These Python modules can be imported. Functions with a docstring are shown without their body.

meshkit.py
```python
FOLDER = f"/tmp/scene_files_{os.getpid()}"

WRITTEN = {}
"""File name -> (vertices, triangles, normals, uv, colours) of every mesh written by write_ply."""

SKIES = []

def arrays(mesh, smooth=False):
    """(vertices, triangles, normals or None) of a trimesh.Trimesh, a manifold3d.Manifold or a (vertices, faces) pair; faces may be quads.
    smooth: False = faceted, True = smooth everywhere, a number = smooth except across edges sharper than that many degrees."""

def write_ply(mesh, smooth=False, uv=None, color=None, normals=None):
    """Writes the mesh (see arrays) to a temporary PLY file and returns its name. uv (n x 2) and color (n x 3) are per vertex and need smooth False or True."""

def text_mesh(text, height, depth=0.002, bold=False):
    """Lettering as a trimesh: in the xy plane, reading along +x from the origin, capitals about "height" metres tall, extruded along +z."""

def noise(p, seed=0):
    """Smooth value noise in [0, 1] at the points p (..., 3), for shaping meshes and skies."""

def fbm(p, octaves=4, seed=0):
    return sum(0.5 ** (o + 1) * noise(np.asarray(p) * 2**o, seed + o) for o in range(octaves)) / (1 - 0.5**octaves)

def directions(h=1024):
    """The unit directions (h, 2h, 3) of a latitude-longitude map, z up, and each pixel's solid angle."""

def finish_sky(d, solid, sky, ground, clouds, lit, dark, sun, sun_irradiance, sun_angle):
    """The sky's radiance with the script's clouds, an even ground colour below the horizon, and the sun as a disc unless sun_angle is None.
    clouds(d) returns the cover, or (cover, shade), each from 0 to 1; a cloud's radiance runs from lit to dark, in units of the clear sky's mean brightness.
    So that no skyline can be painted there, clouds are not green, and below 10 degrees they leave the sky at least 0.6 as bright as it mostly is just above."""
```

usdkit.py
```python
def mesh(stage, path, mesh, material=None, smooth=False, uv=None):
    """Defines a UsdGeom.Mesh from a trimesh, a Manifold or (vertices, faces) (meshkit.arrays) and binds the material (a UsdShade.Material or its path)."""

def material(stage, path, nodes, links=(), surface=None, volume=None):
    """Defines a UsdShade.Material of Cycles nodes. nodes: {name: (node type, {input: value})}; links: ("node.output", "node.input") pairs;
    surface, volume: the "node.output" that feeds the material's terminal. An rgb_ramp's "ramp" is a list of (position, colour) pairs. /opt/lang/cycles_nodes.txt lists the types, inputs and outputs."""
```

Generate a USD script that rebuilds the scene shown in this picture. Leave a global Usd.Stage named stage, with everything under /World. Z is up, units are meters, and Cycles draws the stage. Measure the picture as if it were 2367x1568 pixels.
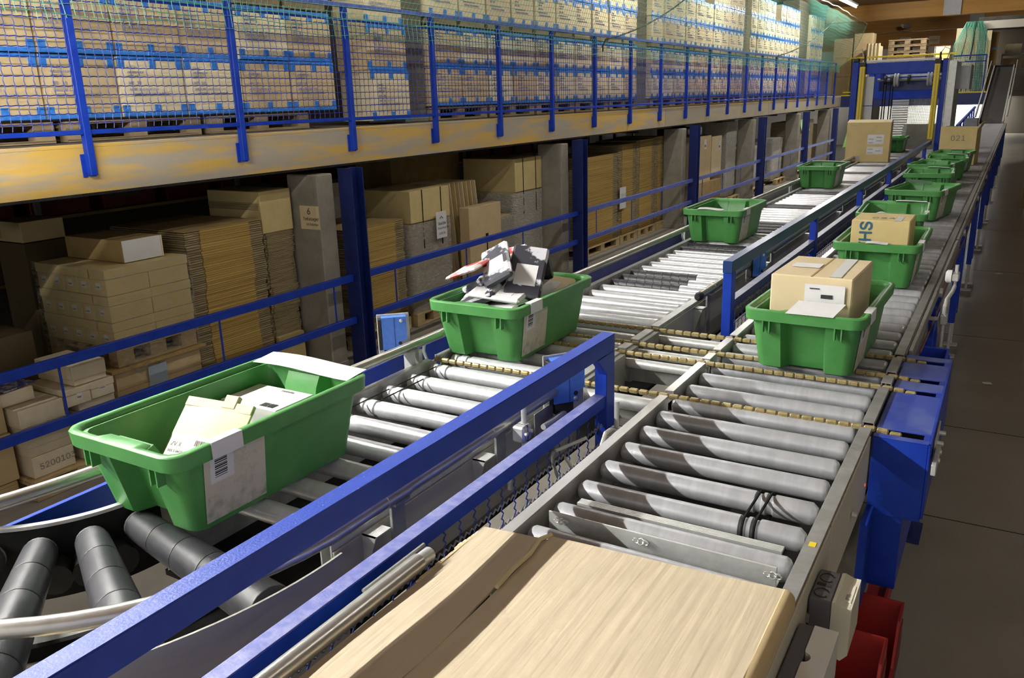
import math, random
import numpy as np, trimesh, usdkit, meshkit
from pxr import Usd, UsdGeom, UsdLux, Gf, Sdf, UsdShade
from shapely.geometry import Polygon

stage = Usd.Stage.CreateInMemory()
UsdGeom.SetStageUpAxis(stage, UsdGeom.Tokens.z)
UsdGeom.SetStageMetersPerUnit(stage, 1.0)
UsdGeom.Xform.Define(stage, '/World')
UsdGeom.Scope.Define(stage, '/World/Looks')
rng = random.Random(7)
nrg = np.random.default_rng(7)

# ------------------------------------------------------------------ camera, sky, lights, exposure
RIGHT = (0.859957, 0.509587, -0.027899); DOWN = (0.118, -0.253, -0.960); FWD = (-0.496, 0.822, -0.278)
def set_camera():
    from scipy.spatial.transform import Rotation as Ro
    R = Ro.from_rotvec([1.81004209, 0.475184818, -0.397354615]).as_matrix()
    cam = UsdGeom.Camera.Define(stage, '/World/camera')
    M = np.eye(4); M[0, :3] = R[0]; M[1, :3] = -R[1]; M[2, :3] = -R[2]; M[3, :3] = (0, 0, 0.86)
    cam.AddTransformOp().Set(Gf.Matrix4d(M.tolist()))
    cam.CreateHorizontalApertureAttr(36.0); cam.CreateVerticalApertureAttr(36.0 * 1568 / 2367)
    cam.CreateFocalLengthAttr(36.0 * 1904.04 / 2367)
    cam.CreateClippingRangeAttr(Gf.Vec2f(0.02, 200))
    cam.CreateExposureAttr(0.36)
    return R
CAM = set_camera()
dome = UsdLux.DomeLight.Define(stage, '/World/ambient_light')
dome.CreateIntensityAttr(0.22); dome.CreateColorAttr(Gf.Vec3f(1.0, 0.97, 0.9))
TUBE_POWER = 260.0         # emission of the fluorescent tubes
TUBE_ROWS = [(-5.35, 3.2, [(-1.3, 0.2), (2.3, 3.8), (5.9, 7.4)], 120.0),
             (-4.45, 3.2, [(12.5, 14.0), (17.5, 19.0)], 220.0),
             (-4.45, 3.2, [(22.2, 27.4)], 150.0),
             (-3.3, 1.85, [(-2.6, -1.1), (-1.0, 0.5), (0.62, 2.12)], 960.0),  # third tube is unseen, added to brighten the mezzanine cartons
             (-2.4, 3.2, [(5.0, 6.5), (8.5, 10.0), (12.0, 13.5), (16.0, 17.5)], 170.0),  # unseen tubes added to brighten the conveyors and lift
             (-2.4, 3.2, [(20.0, 21.5), (24.0, 25.5)], 250.0),  # unseen tubes added to brighten the far platform and ceiling
             (-2.9, 3.40, [(30.5, 32.0)], 420.0),  # hidden tube added behind the beam to light the far ceiling
             (1.6, 3.25, [(3.0, 4.5)], 90.0), (1.6, 3.25, [(9.0, 10.5)], 26.0),  # unseen fill row added on the aisle side
             (-7.2, 3.25, [(12.0, 13.5), (20.0, 21.5)], 60.0)]

# ------------------------------------------------------------------ materials
LOOKS = {}
def mat(name, col, rough=0.5, metal=0.0, col2=None, scale=6.0, stretch=(1, 1, 1), mixpos=(0.4, 0.65), bump=0.0, bscale=60.0, bstretch=(1, 1, 1), detail=4.0, spec=0.5, emit=0.0, rvar=0.0, coat=0.0):
    if name in LOOKS: return LOOKS[name]
    n = {'p': ('principled_bsdf', {'base_color': col, 'roughness': rough, 'metallic': metal, 'specular_ior_level': spec, 'coat_weight': coat})}
    l = []
    if col2 is not None or bump or rvar:
        n['tc'] = ('texture_coordinate', {})
    if col2 is not None:
        n['mp'] = ('mapping', {'scale': stretch}); l.append(('tc.object', 'mp.vector'))
        n['nz'] = ('noise_texture', {'scale': scale, 'detail': detail, 'roughness': 0.6}); l.append(('mp.vector', 'nz.vector'))
        n['rp'] = ('rgb_ramp', {'ramp': [(mixpos[0], col), (mixpos[1], col2)]}); l += [('nz.fac', 'rp.fac'), ('rp.color', 'p.base_color')]
    if bump:
        n['bm'] = ('mapping', {'scale': bstretch}); l.append(('tc.object', 'bm.vector'))
        n['bn'] = ('noise_texture', {'scale': bscale, 'detail': 3.0}); l.append(('bm.vector', 'bn.vector'))
        n['bp'] = ('bump', {'strength': bump, 'distance': 0.01}); l += [('bn.fac', 'bp.height'), ('bp.normal', 'p.normal')]
    if emit:
        n['p'][1]['emission_color'] = col; n['p'][1]['emission_strength'] = emit
    LOOKS[name] = usdkit.material(stage, '/World/Looks/' + name, n, l, surface='p.BSDF')
    return LOOKS[name]

blue = mat('blue_paint', (0.007, 0.034, 0.34), 0.38, col2=(0.012, 0.05, 0.40), scale=9, mixpos=(.35, .7), bump=.04, bscale=180, spec=.25)
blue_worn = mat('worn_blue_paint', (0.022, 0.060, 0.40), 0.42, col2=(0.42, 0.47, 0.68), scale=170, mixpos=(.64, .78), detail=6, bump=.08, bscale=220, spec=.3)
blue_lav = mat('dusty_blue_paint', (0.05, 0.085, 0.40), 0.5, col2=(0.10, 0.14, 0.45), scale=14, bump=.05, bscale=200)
navy = mat('navy_shade_paint', (0.004, 0.012, 0.10), 0.42, col2=(0.006, 0.02, 0.14), scale=7)  # on the columns this darkness stands in for the mezzanine shade
blue_wire = mat('blue_wire_coating', (0.012, 0.035, 0.30), 0.45)
sensor_blue = mat('sensor_blue_plastic', (0.055, 0.17, 0.62), 0.4, col2=(0.07, 0.2, 0.66), scale=60, bump=.05, bscale=300)
zinc = mat('galvanised_steel', (0.50, 0.51, 0.50), 0.38, .40, col2=(0.60, 0.61, 0.60), scale=25, detail=6, bump=.03, bscale=150)
zinc_dark = mat('dull_grey_steel', (0.24, 0.24, 0.225), 0.5, .35, col2=(0.31, 0.31, 0.30), scale=18, bump=.03, bscale=90)
steel_bright = mat('bright_steel', (0.74, 0.74, 0.73), 0.26, .6, col2=(0.62, 0.62, 0.6), scale=30, stretch=(1, .15, 1))
pipe_steel = mat('pipe_steel', (0.56, 0.55, 0.51), 0.3, .7, col2=(0.46, 0.45, 0.41), scale=14, stretch=(1, .3, 1), bump=.02, bscale=80)
roller_zinc = mat('roller_zinc', (0.39, 0.40, 0.425), 0.36, .30, col2=(0.47, 0.48, 0.51), scale=40, stretch=(1, .2, .2), detail=5, spec=.35, bump=.02, bscale=240, bstretch=(1, .1, .1))  # right lane copy, its weaker light put into a darker colour
roller_zinc_lit = mat('lit_roller_zinc', (0.72, 0.73, 0.76), 0.28, .38, col2=(0.64, 0.65, 0.68), scale=40, stretch=(1, .2, .2), detail=5)  # left lane copy of the zinc, brighter light put into the colour
black_sleeve = mat('black_rubber_sleeve', (0.035, 0.036, 0.042), 0.42, col2=(0.05, 0.05, 0.058), scale=30, bump=.03, bscale=300)
black = mat('black_plastic', (0.012, 0.012, 0.013), 0.5)
dark_gap = mat('dark_paint_and_shade', (0.012, 0.012, 0.0125), 0.75, col2=(0.02, 0.02, 0.019), scale=12, spec=.1)  # near black; in conveyor gaps and trays it stands in for shade
green = mat('green_bin_plastic', (0.066, 0.255, 0.064), 0.42, col2=(0.082, 0.295, 0.08), scale=12, bump=.03, bscale=260)
green_b = mat('pale_green_bin_plastic', (0.05, 0.25, 0.055), 0.42, col2=(0.06, 0.285, 0.07), scale=12, bump=.03, bscale=260)
paper = mat('white_paper', (0.70, 0.70, 0.71), 0.6, col2=(0.65, 0.65, 0.66), scale=9)
old_label = mat('scuffed_label_paper', (0.58, 0.54, 0.45), 0.55, col2=(0.22, 0.28, 0.16), scale=16, mixpos=(.5, .70), detail=8)
ink = mat('black_ink', (0.02, 0.02, 0.022), 0.6)
grey_ink = mat('grey_ink', (0.22, 0.20, 0.17), 0.7)
blue_ink = mat('blue_ink', (0.38, 0.35, 0.42), 0.7)
teal_ink = mat('teal_ink', (0.02, 0.11, 0.19), 0.7)
card = mat('cardboard', (0.55, 0.42, 0.23), 0.75, col2=(0.60, 0.47, 0.27), scale=7, bump=.05, bscale=90, bstretch=(.3, .3, 1), spec=.25)
card_pale = mat('pale_cardboard', (0.64, 0.53, 0.33), 0.72, col2=(0.70, 0.59, 0.38), scale=5, bump=.05, bscale=60, spec=.25)
card_cream = mat('cream_cardboard', (0.70, 0.60, 0.38), 0.72, col2=(0.74, 0.65, 0.43), scale=5, bump=.05, bscale=60, spec=.25)
card_olive = mat('olive_cardboard', (0.58, 0.46, 0.21), 0.72, col2=(0.63, 0.50, 0.245), scale=8, bump=.05, bscale=80, spec=.25)
card_edge = mat('cardboard_edge', (0.50, 0.34, 0.105), 0.8, col2=(0.27, 0.17, 0.045), scale=12, stretch=(.05, .05, 9), mixpos=(.40, .68), spec=.2)
card_edge_grey = mat('grey_cardboard_edge', (0.34, 0.27, 0.15), 0.85, col2=(0.21, 0.16, 0.085), scale=12, stretch=(.4, .4, 8), spec=.2)
card_brown = mat('brown_cardboard', (0.34, 0.23, 0.095), 0.8, col2=(0.40, 0.28, 0.12), scale=6, spec=.2)
card_white = mat('grey_white_cardboard', (0.55, 0.53, 0.47), 0.7, col2=(0.60, 0.58, 0.52), scale=8)
card_buff = mat('buff_cardboard', (0.58, 0.50, 0.36), 0.7, col2=(0.64, 0.56, 0.41), scale=8, bump=.04, bscale=70)
tape_blue = mat('blue_tape', (0.03, 0.17, 0.60), 0.28, col2=(0.06, 0.25, 0.70), scale=26, bump=.25, bscale=38)
tape_grey = mat('grey_tape', (0.33, 0.33, 0.30), 0.35)
wood = mat('pallet_wood', (0.50, 0.37, 0.19), 0.8, col2=(0.34, 0.24, 0.12), scale=10, stretch=(1, .12, 1), bump=.1, bscale=40, spec=.2)
wood_grey = mat('grey_pallet_wood', (0.30, 0.23, 0.14), 0.85, col2=(0.18, 0.13, 0.08), scale=10, stretch=(1, .12, 1), bump=.1, bscale=40, spec=.2)
glulam = mat('golden_glulam_wood', (0.50, 0.25, 0.035), 0.5, col2=(0.40, 0.185, 0.022), scale=5, stretch=(.1, 1, 1.2), bump=.03)
concrete = mat('concrete', (0.30, 0.275, 0.225), 0.85, col2=(0.24, 0.22, 0.18), scale=6, detail=8, bump=.15, bscale=30)
floor_m = mat('floor_screed', (0.22, 0.20, 0.165), 0.34, col2=(0.265, 0.243, 0.205), scale=1.6, detail=9, bump=.02, bscale=70)
floor_l = mat('lower_floor_concrete', (0.27, 0.25, 0.215), 0.7, col2=(0.21, 0.195, 0.165), scale=2.2, detail=8, bump=.03, bscale=60)
rust = mat('rusty_yellow_beam_steel', (0.37, 0.325, 0.26), 0.55, col2=(0.56, 0.36, 0.085), scale=2.2, stretch=(1, .5, 4.0), mixpos=(.42, .58), detail=9, bump=.05, bscale=50)
beam_grey = mat('weathered_grey_beam_steel', (0.33, 0.29, 0.235), 0.6, col2=(0.38, 0.32, 0.20), scale=1.5, stretch=(1, .7, 4), mixpos=(.42, .6), detail=9, bump=.04, bscale=50)
dark_wall = mat('dark_storage_wall', (0.07, 0.055, 0.038), 0.9, col2=(0.05, 0.04, 0.03), scale=1.2)
white_wall = mat('white_wall_paint', (0.72, 0.70, 0.64), 0.7, col2=(0.68, 0.66, 0.6), scale=2)
yellow = mat('yellow_safety_paint', (0.72, 0.56, 0.01), 0.4)
gold = mat('brass_chain', (0.48, 0.39, 0.19), 0.42, .45, col2=(0.32, 0.25, 0.11), scale=60)
red = mat('red_plastic', (0.30, 0.012, 0.010), 0.45, col2=(0.36, 0.018, 0.014), scale=8)
red_dark = mat('dark_red_plastic', (0.16, 0.014, 0.010), 0.5)
crate_blue = mat('blue_crate_plastic', (0.02, 0.07, 0.62), 0.45)
box_grey = mat('light_grey_enclosure', (0.50, 0.51, 0.53), 0.5, col2=(0.46, 0.47, 0.50), scale=10)
box_cream = mat('cream_enclosure_plastic', (0.58, 0.55, 0.44), 0.5)
box_slate = mat('slate_grey_plastic', (0.11, 0.11, 0.125), 0.5, bump=.04, bscale=200)
lime = mat('lime_green_sheet', (0.33, 0.80, 0.02), 0.6)
pale_blue = mat('pale_blue_notepaper', (0.36, 0.46, 0.53), 0.7)
belt_black = mat('black_conveyor_belt', (0.018, 0.017, 0.016), 0.6, col2=(0.026, 0.024, 0.022), scale=20)
net_green = mat('green_netting_cord', (0.14, 0.46, 0.34), 0.6)
rope_white = mat('white_rope', (0.62, 0.68, 0.66), 0.7)
cable_black = mat('black_cable', (0.02, 0.02, 0.02), 0.6)
cable_grey = mat('grey_cable', (0.42, 0.42, 0.38), 0.5)
magazine = mat('glossy_printed_pouch', (0.05, 0.05, 0.065), 0.35, col2=(0.62, 0.63, 0.68), scale=9, mixpos=(.52, .57), detail=5)
red_print = mat('red_printed_card', (0.50, 0.05, 0.05), 0.45, col2=(0.66, 0.62, 0.62), scale=10, mixpos=(.5, .56))
black_bag = mat('black_stretch_film', (0.012, 0.012, 0.014), 0.25, bump=.6, bscale=14)

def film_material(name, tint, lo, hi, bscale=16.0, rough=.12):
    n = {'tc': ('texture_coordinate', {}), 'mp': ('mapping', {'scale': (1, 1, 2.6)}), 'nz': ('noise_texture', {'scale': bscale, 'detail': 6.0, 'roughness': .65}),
         'bp': ('bump', {'strength': 1.0, 'distance': .06}), 'tr': ('transparent_bsdf', {'color': (.93, .93, .91)}), 'rp': ('map_range', {'from_min': .40, 'from_max': .66, 'to_min': lo, 'to_max': hi, 'clamp': True}),  # noise-driven white imitates glints along with the opacity of film wrinkles
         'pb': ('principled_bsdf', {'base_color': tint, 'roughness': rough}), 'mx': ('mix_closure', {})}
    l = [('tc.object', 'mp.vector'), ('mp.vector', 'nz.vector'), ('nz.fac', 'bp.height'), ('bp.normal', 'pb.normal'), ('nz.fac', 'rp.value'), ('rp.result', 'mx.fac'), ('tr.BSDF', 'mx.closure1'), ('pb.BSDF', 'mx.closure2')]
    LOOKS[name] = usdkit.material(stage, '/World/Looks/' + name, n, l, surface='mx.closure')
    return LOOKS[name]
film = film_material('clear_stretch_film', (.66, .64, .58), .05, .42)
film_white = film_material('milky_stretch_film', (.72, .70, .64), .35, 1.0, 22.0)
film_glow = film_material('pale_stretch_film', (.84, .81, .72), .55, 1.0, 20.0)

def glass_material():
    n = {'fr': ('fresnel', {'IOR': 1.45}), 'tr': ('transparent_bsdf', {'color': (.92, .95, .94)}), 'gl': ('glossy_bsdf', {'roughness': .04}), 'mx': ('mix_closure', {})}
    l = [('fr.fac', 'mx.fac'), ('tr.BSDF', 'mx.closure1'), ('gl.BSDF', 'mx.closure2')]
    return usdkit.material(stage, '/World/Looks/clear_guard_panel', n, l, surface='mx.closure')
glass = glass_material()

def emitter(name, col, power):
    return usdkit.material(stage, '/World/Looks/' + name, {'e': ('emission', {'color': col, 'strength': power})}, [], surface='e.emission')

def ordinal(n): return '%d%s' % (n, 'th' if 10 < n % 100 < 14 else {1: 'st', 2: 'nd', 3: 'rd'}.get(n % 10, 'th'))
# ------------------------------------------------------------------ object helpers
COUNT = {}
def numbered(base, name):
    k = COUNT.get((base, name), 0); COUNT[(base, name)] = k + 1
    return name if k == 0 else '%s_%03d' % (name, k)
def tag(p, label=None, cat=None, group=None, kind=None):
    for k, v in (('label', label), ('category', cat), ('group', group), ('kind', kind)):
        if v: p.SetCustomDataByKey(k, v)
    return p
def thing(name, label, cat, loc=(0, 0, 0), rz=0.0, group=None, kind=None):
    x = UsdGeom.Xform.Define(stage, '/World/' + numbered('/World', name))
    x.AddTranslateOp().Set(Gf.Vec3d(*map(float, loc))); x.AddRotateZOp().Set(float(rz))
    return tag(x.GetPrim(), label, cat, group, kind)
def dup(src, name, label, loc, rz=0.0, group=None, cat=None):
    x = UsdGeom.Xform.Define(stage, '/World/' + numbered('/World', name))
    p = x.GetPrim(); p.GetReferences().AddInternalReference(src.GetPath()); p.SetInstanceable(True)
    x.ClearXformOpOrder()
    p.GetAttribute('xformOp:translate').Set(Gf.Vec3d(*map(float, loc))); p.GetAttribute('xformOp:rotateZ').Set(float(rz))
    x.SetXformOpOrder([UsdGeom.XformOp(p.GetAttribute('xformOp:translate')), UsdGeom.XformOp(p.GetAttribute('xformOp:rotateZ'))])
    return tag(p, label, cat or src.GetCustomDataByKey('category'), group or src.GetCustomDataByKey('group'))

_HC = {}
FLAT = {'bars', 'barcode', 'label_print', 'lettering', 'printed_text', 'handwriting', 'print', 'plate_print', 'printed_marks', 'pen_stroke', 'torn_edge', 'strap', 'chain_link'}
class MB:
    def __init__(s): s.v = []; s.f = []; s.n = 0
    def add(s, v, f):
        v = np.asarray(v, float).reshape(-1, 3); f = np.asarray(f, int)
        if f.shape[1] == 4: f = np.vstack([f[:, [0, 1, 2]], f[:, [0, 2, 3]]])
        s.v.append(v); s.f.append(f + s.n); s.n += len(v); return s
    def tm(s, m): return s.add(m.vertices, m.faces)
    def box(s, x0, x1, y0, y1, z0, z1, b=0.0, R=None, o=None):
        x0, x1 = min(x0, x1), max(x0, x1); y0, y1 = min(y0, y1), max(y0, y1); z0, z1 = min(z0, z1), max(z0, z1)
        b = min(b, .45 * (x1 - x0), .45 * (y1 - y0), .45 * (z1 - z0))
        c = np.array([(x0 + x1) / 2, (y0 + y1) / 2, (z0 + z1) / 2]); h = np.array([(x1 - x0) / 2, (y1 - y0) / 2, (z1 - z0) / 2])
        sg = np.array([(i, j, k) for i in (-1, 1) for j in (-1, 1) for k in (-1, 1)], float)
        if b <= 0:
            v = sg * h; f = np.array([[0, 1, 3, 2], [4, 6, 7, 5], [0, 4, 5, 1], [2, 3, 7, 6], [0, 2, 6, 4], [1, 5, 7, 3]])
        else:
            v = np.vstack([sg * (h - np.array([0 if a == k else b for a in range(3)])) for k in range(3)])
            key = 'hull'
            if key not in _HC:
                u = np.vstack([sg * (np.ones(3) - np.array([0 if a == k else .2 for a in range(3)])) for k in range(3)])
                m = trimesh.convex.convex_hull(u); idx = [int(np.argmin(np.linalg.norm(u - q, axis=1))) for q in m.vertices]
                _HC[key] = np.array(idx)[m.faces]
            f = _HC[key]
        if R is not None: v = v @ np.asarray(R).T
        return s.add(v + c + (0 if o is None else np.asarray(o)), f)
    def cyl(s, p, q, r, n=16, r2=None, caps=True):
        return s.lathe(p, q, [(0, r), (1, r if r2 is None else r2)], n, caps)
    def lathe(s, p, q, prof, n=16, caps=True):
        p, q = np.asarray(p, float), np.asarray(q, float); d = q - p; L = np.linalg.norm(d); d /= L
        a = np.cross(d, (0, 0, 1) if abs(d[2]) < .9 else (1, 0, 0)); a /= np.linalg.norm(a); b = np.cross(d, a)
        t = np.arange(n) * 2 * math.pi / n; ring = np.cos(t)[:, None] * a + np.sin(t)[:, None] * b
        v = []; m = len(prof)
        for u, r in prof: v.append(p + d * L * u + ring * r)
        f = []
        for i in range(m - 1):
            for j in range(n): k = (j + 1) % n; f.append((i * n + j, i * n + k, (i + 1) * n + k, (i + 1) * n + j))
        v = np.vstack(v); f = np.array(f); f = np.vstack([f[:, [0, 1, 2]], f[:, [0, 2, 3]]])
        if caps:
            v = np.vstack([v, p + d * L * prof[0][0], p + d * L * prof[-1][0]]); c0, c1 = m * n, m * n + 1
            f = np.vstack([f, [(c0, (j + 1) % n, j) for j in range(n)], [(c1, (m - 1) * n + j, (m - 1) * n + (j + 1) % n) for j in range(n)]])
        return s.add(v, f)
    def tube(s, pts, r, n=6, caps=True):
        p = np.asarray(pts, float); t = np.gradient(p, axis=0); t /= np.linalg.norm(t, axis=1, keepdims=True) + 1e-12
        up = np.where(np.abs(t[:, 2:]) < .9, [[0, 0, 1.0]], [[1.0, 0, 0]]); a = np.cross(t, up); a /= np.linalg.norm(a, axis=1, keepdims=True) + 1e-12
        b = np.cross(t, a); g = np.arange(n) * 2 * math.pi / n
        v = (p[:, None] + r * (np.cos(g)[None, :, None] * a[:, None] + np.sin(g)[None, :, None] * b[:, None])).reshape(-1, 3)
        i, j = np.meshgrid(np.arange(len(p) - 1), np.arange(n), indexing='ij'); k = (j + 1) % n
        f = np.stack([i * n + j, (i + 1) * n + j, (i + 1) * n + k, i * n + k], -1).reshape(-1, 4); f = np.vstack([f[:, [0, 1, 2]], f[:, [0, 2, 3]]])
        if caps and n > 2:
            m = (len(p) - 1) * n
            f = np.vstack([f, [(0, q, q + 1) for q in range(1, n - 1)], [(m, m + q + 1, m + q) for q in range(1, n - 1)]])
        return s.add(v, f)
    def prism(s, poly, axis, a, b):
        m = trimesh.creation.extrude_polygon(Polygon(poly), b - a, engine='earcut'); v = np.array(m.vertices); v[:, 2] += a
        v = v[:, {'z': [0, 1, 2], 'x': [2, 0, 1], 'y': [0, 2, 1]}[axis]]; f = np.array(m.faces)
        return s.add(v, f[:, ::-1] if axis == 'y' else f)
    def quad(s, a, b, c, d, t=0.001):                               # a thin sheet with thickness along its normal
        P = np.array([a, b, c, d], float); n = np.cross(P[1] - P[0], P[3] - P[0]); n /= np.linalg.norm(n)
        v = np.vstack([P, P - n * t])
        return s.add(v, np.array([[0, 1, 2, 3], [7, 6, 5, 4], [0, 4, 5, 1], [1, 5, 6, 2], [2, 6, 7, 3], [3, 7, 4, 0]]))
    def move(s, R=None, o=(0, 0, 0)):
        s.v = [(v if R is None else v @ np.asarray(R).T) + np.asarray(o, float) for v in s.v]; return s
    def merge(s, m): return s.add(np.vstack(m.v), np.vstack(m.f))
    def clusters(s):
        lo = np.array([v.min(0) for v in s.v]) - 4e-4; hi = np.array([v.max(0) for v in s.v]) + 4e-4; n = len(lo); lab = list(range(n))
        for i in range(n):
            for j in np.nonzero(np.all(lo[i + 1:] <= hi[i], 1) & np.all(hi[i + 1:] >= lo[i], 1))[0] + i + 1:
                a, b = lab[i], lab[j]
                if a != b: lab = [a if q == b else q for q in lab]
        return [[i for i in range(n) if lab[i] == c] for c in dict.fromkeys(lab)]
    def build(s, name, m, parent=None, smooth=False, **kw):
        if parent is not None and 'kind' not in kw and 1 < len(s.v) < 80 and name not in FLAT:
            cl = s.clusters()
            if len(cl) > 1:
                off = np.cumsum([0] + [len(v) for v in s.v])
                for c in cl:
                    q = MB()
                    for i in c: q.add(s.v[i], s.f[i] - off[i])
                    p = q.build(name, m, parent, smooth, kind_done=True) if False else q._make(name, m, parent, smooth)
                return p
        return s._make(name, m, parent, smooth, **kw)
    def _make(s, name, m, parent=None, smooth=False, **kw):
        base = '/World' if parent is None else str(parent.GetPath())
        g = usdkit.mesh(stage, base + '/' + numbered(base, name), (np.vstack(s.v), np.vstack(s.f)), m, smooth=smooth)
        p = g.GetPrim()
        if kw: tag(p, **kw)
        return p
def rotz(d): c, s = math.cos(math.radians(d)), math.sin(math.radians(d)); return np.array([[c, -s, 0], [s, c, 0], [0, 0, 1.0]])
def rotx(d): c, s = math.cos(math.radians(d)), math.sin(math.radians(d)); return np.array([[1.0, 0, 0], [0, c, -s], [0, s, c]])
def roty(d): c, s = math.cos(math.radians(d)), math.sin(math.radians(d)); return np.array([[c, 0, s], [0, 1.0, 0], [-s, 0, c]])
def frame(u, v):                                                     # matrix whose columns are u, v and their normal
    u = np.asarray(u, float) / np.linalg.norm(u); v = np.asarray(v, float) / np.linalg.norm(v); return np.stack([u, v, np.cross(u, v)], 1)
def text(m, s, h, o, u, v, depth=.0008, bold=False):                 # lettering: along u, upright along v, from o
    t = meshkit.text_mesh(s, h, depth, bold); m.add(np.asarray(t.vertices) @ frame(u, v).T + np.asarray(o, float), t.faces); return m
def barcode(m, o, u, v, w, h, seed=1, depth=.0006):
    r = random.Random(seed); F = frame(u, v); x = 0.0
    while x < w:
        b = r.choice((.0012, .002, .003, .0045)) * w / .06; b = min(b, w - x)
        if b > 0.0003:
            q = MB().box(x, x + b, 0, h, 0, depth); m.add(q.v[0] @ F.T + np.asarray(o, float), q.f[0])
        x += b + r.choice((.0012, .002, .003)) * w / .06
    return m
def plate(m, o, u, v, w, h, t=.0008):
    F = frame(u, v); q = MB().box(0, w, 0, h, 0, t); m.add(q.v[0] @ F.T + np.asarray(o, float), q.f[0]); return m

# ------------------------------------------------------------------ the shell of the hall
def structure(mb, name, m, parent=None, **kw): return mb.build(name, m, parent, kind='structure', **kw)
structure(MB().box(-.95, 7, -4, 40, -1.0, -.90), 'floor', floor_m, label='dark polished aisle floor right of the conveyors')
jm = MB()
for y in (2.42, 3.62, 4.75, 6.7, 9.3, 12.1): jm.box(-.94, 7, y, y + .006, -.905, -.8995)
for x in (.42, .55, 1.9): jm.box(x, x + .006, 7.0, 30, -.905, -.8995)
jm.build('trim', dark_gap, None, label='thin expansion joints cut in the dark aisle floor', kind='structure')
structure(MB().box(-12, -1.0, -4, 42, -1.70, -1.56), 'floor', floor_l, label='grey concrete floor of the lower storage area')
structure(MB().box(-1.0, -.95, -4, 40, -1.69, -.905), 'wall_step', concrete)
structure(MB().box(-12.2, -12, -4, 42, -1.56, 3.6), 'wall_left', dark_wall)
structure(MB().box(-12, 7, 41.8, 42, -1.56, 3.6), 'wall_back', white_wall)
structure(MB().box(-12, 7, -4, 42, 3.45, 3.6), 'ceiling', mat('brown_ceiling_boards', (0.20, 0.11, 0.04), .7, col2=(0.16, 0.085, 0.03), scale=3, stretch=(2, .2, 1)))
structure(MB().box(6.9, 7.0, -4, 42, -.9, 3.45), 'wall_right', mat('dull_hall_wall', (0.16, 0.15, 0.13), .8))  # even dull grey-brown wall colour
# mezzanine: deck, face beam, under-beams
BT, BB = .66, .325                                                    # top and bottom of the face beam
structure(MB().box(-11.9, -5.32, -3, 31, .50, BT), 'mezzanine_floor', dark_wall)
def face_beam():
    t = thing('mezzanine_beam', None, None, kind='structure')
    for y0, y1, m in ((-3, 14.2, rust), (14.21, 31, beam_grey)):
        MB().box(-5.32, -5.30, y0, y1, BB + .02, BT - .02).build('web', m, t)
    MB().box(-5.42, -5.298, -3, 31, BT - .02, BT + .002, .002).build('flange', rust, t)
    MB().box(-5.42, -5.298, -3, 31, BB, BB + .02, .002).build('flange', dark_gap, t)
    m = MB()
    for y in (14.2, 16.4, 18.9, 21.3, 23.4, 25.8, 28.2): m.box(-5.302, -5.296, y - .02, y + .02, BB + .02, BT - .02)
    m.build('weld_plate', beam_grey, t)
face_beam()
m = MB()
for y in np.arange(-1, 31, 2.38): m.box(-11.8, -5.45, y - .06, y + .06, .28, .50)
structure(m, 'trim', dark_gap, label='dark cross beams under the mezzanine floor')

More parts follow.
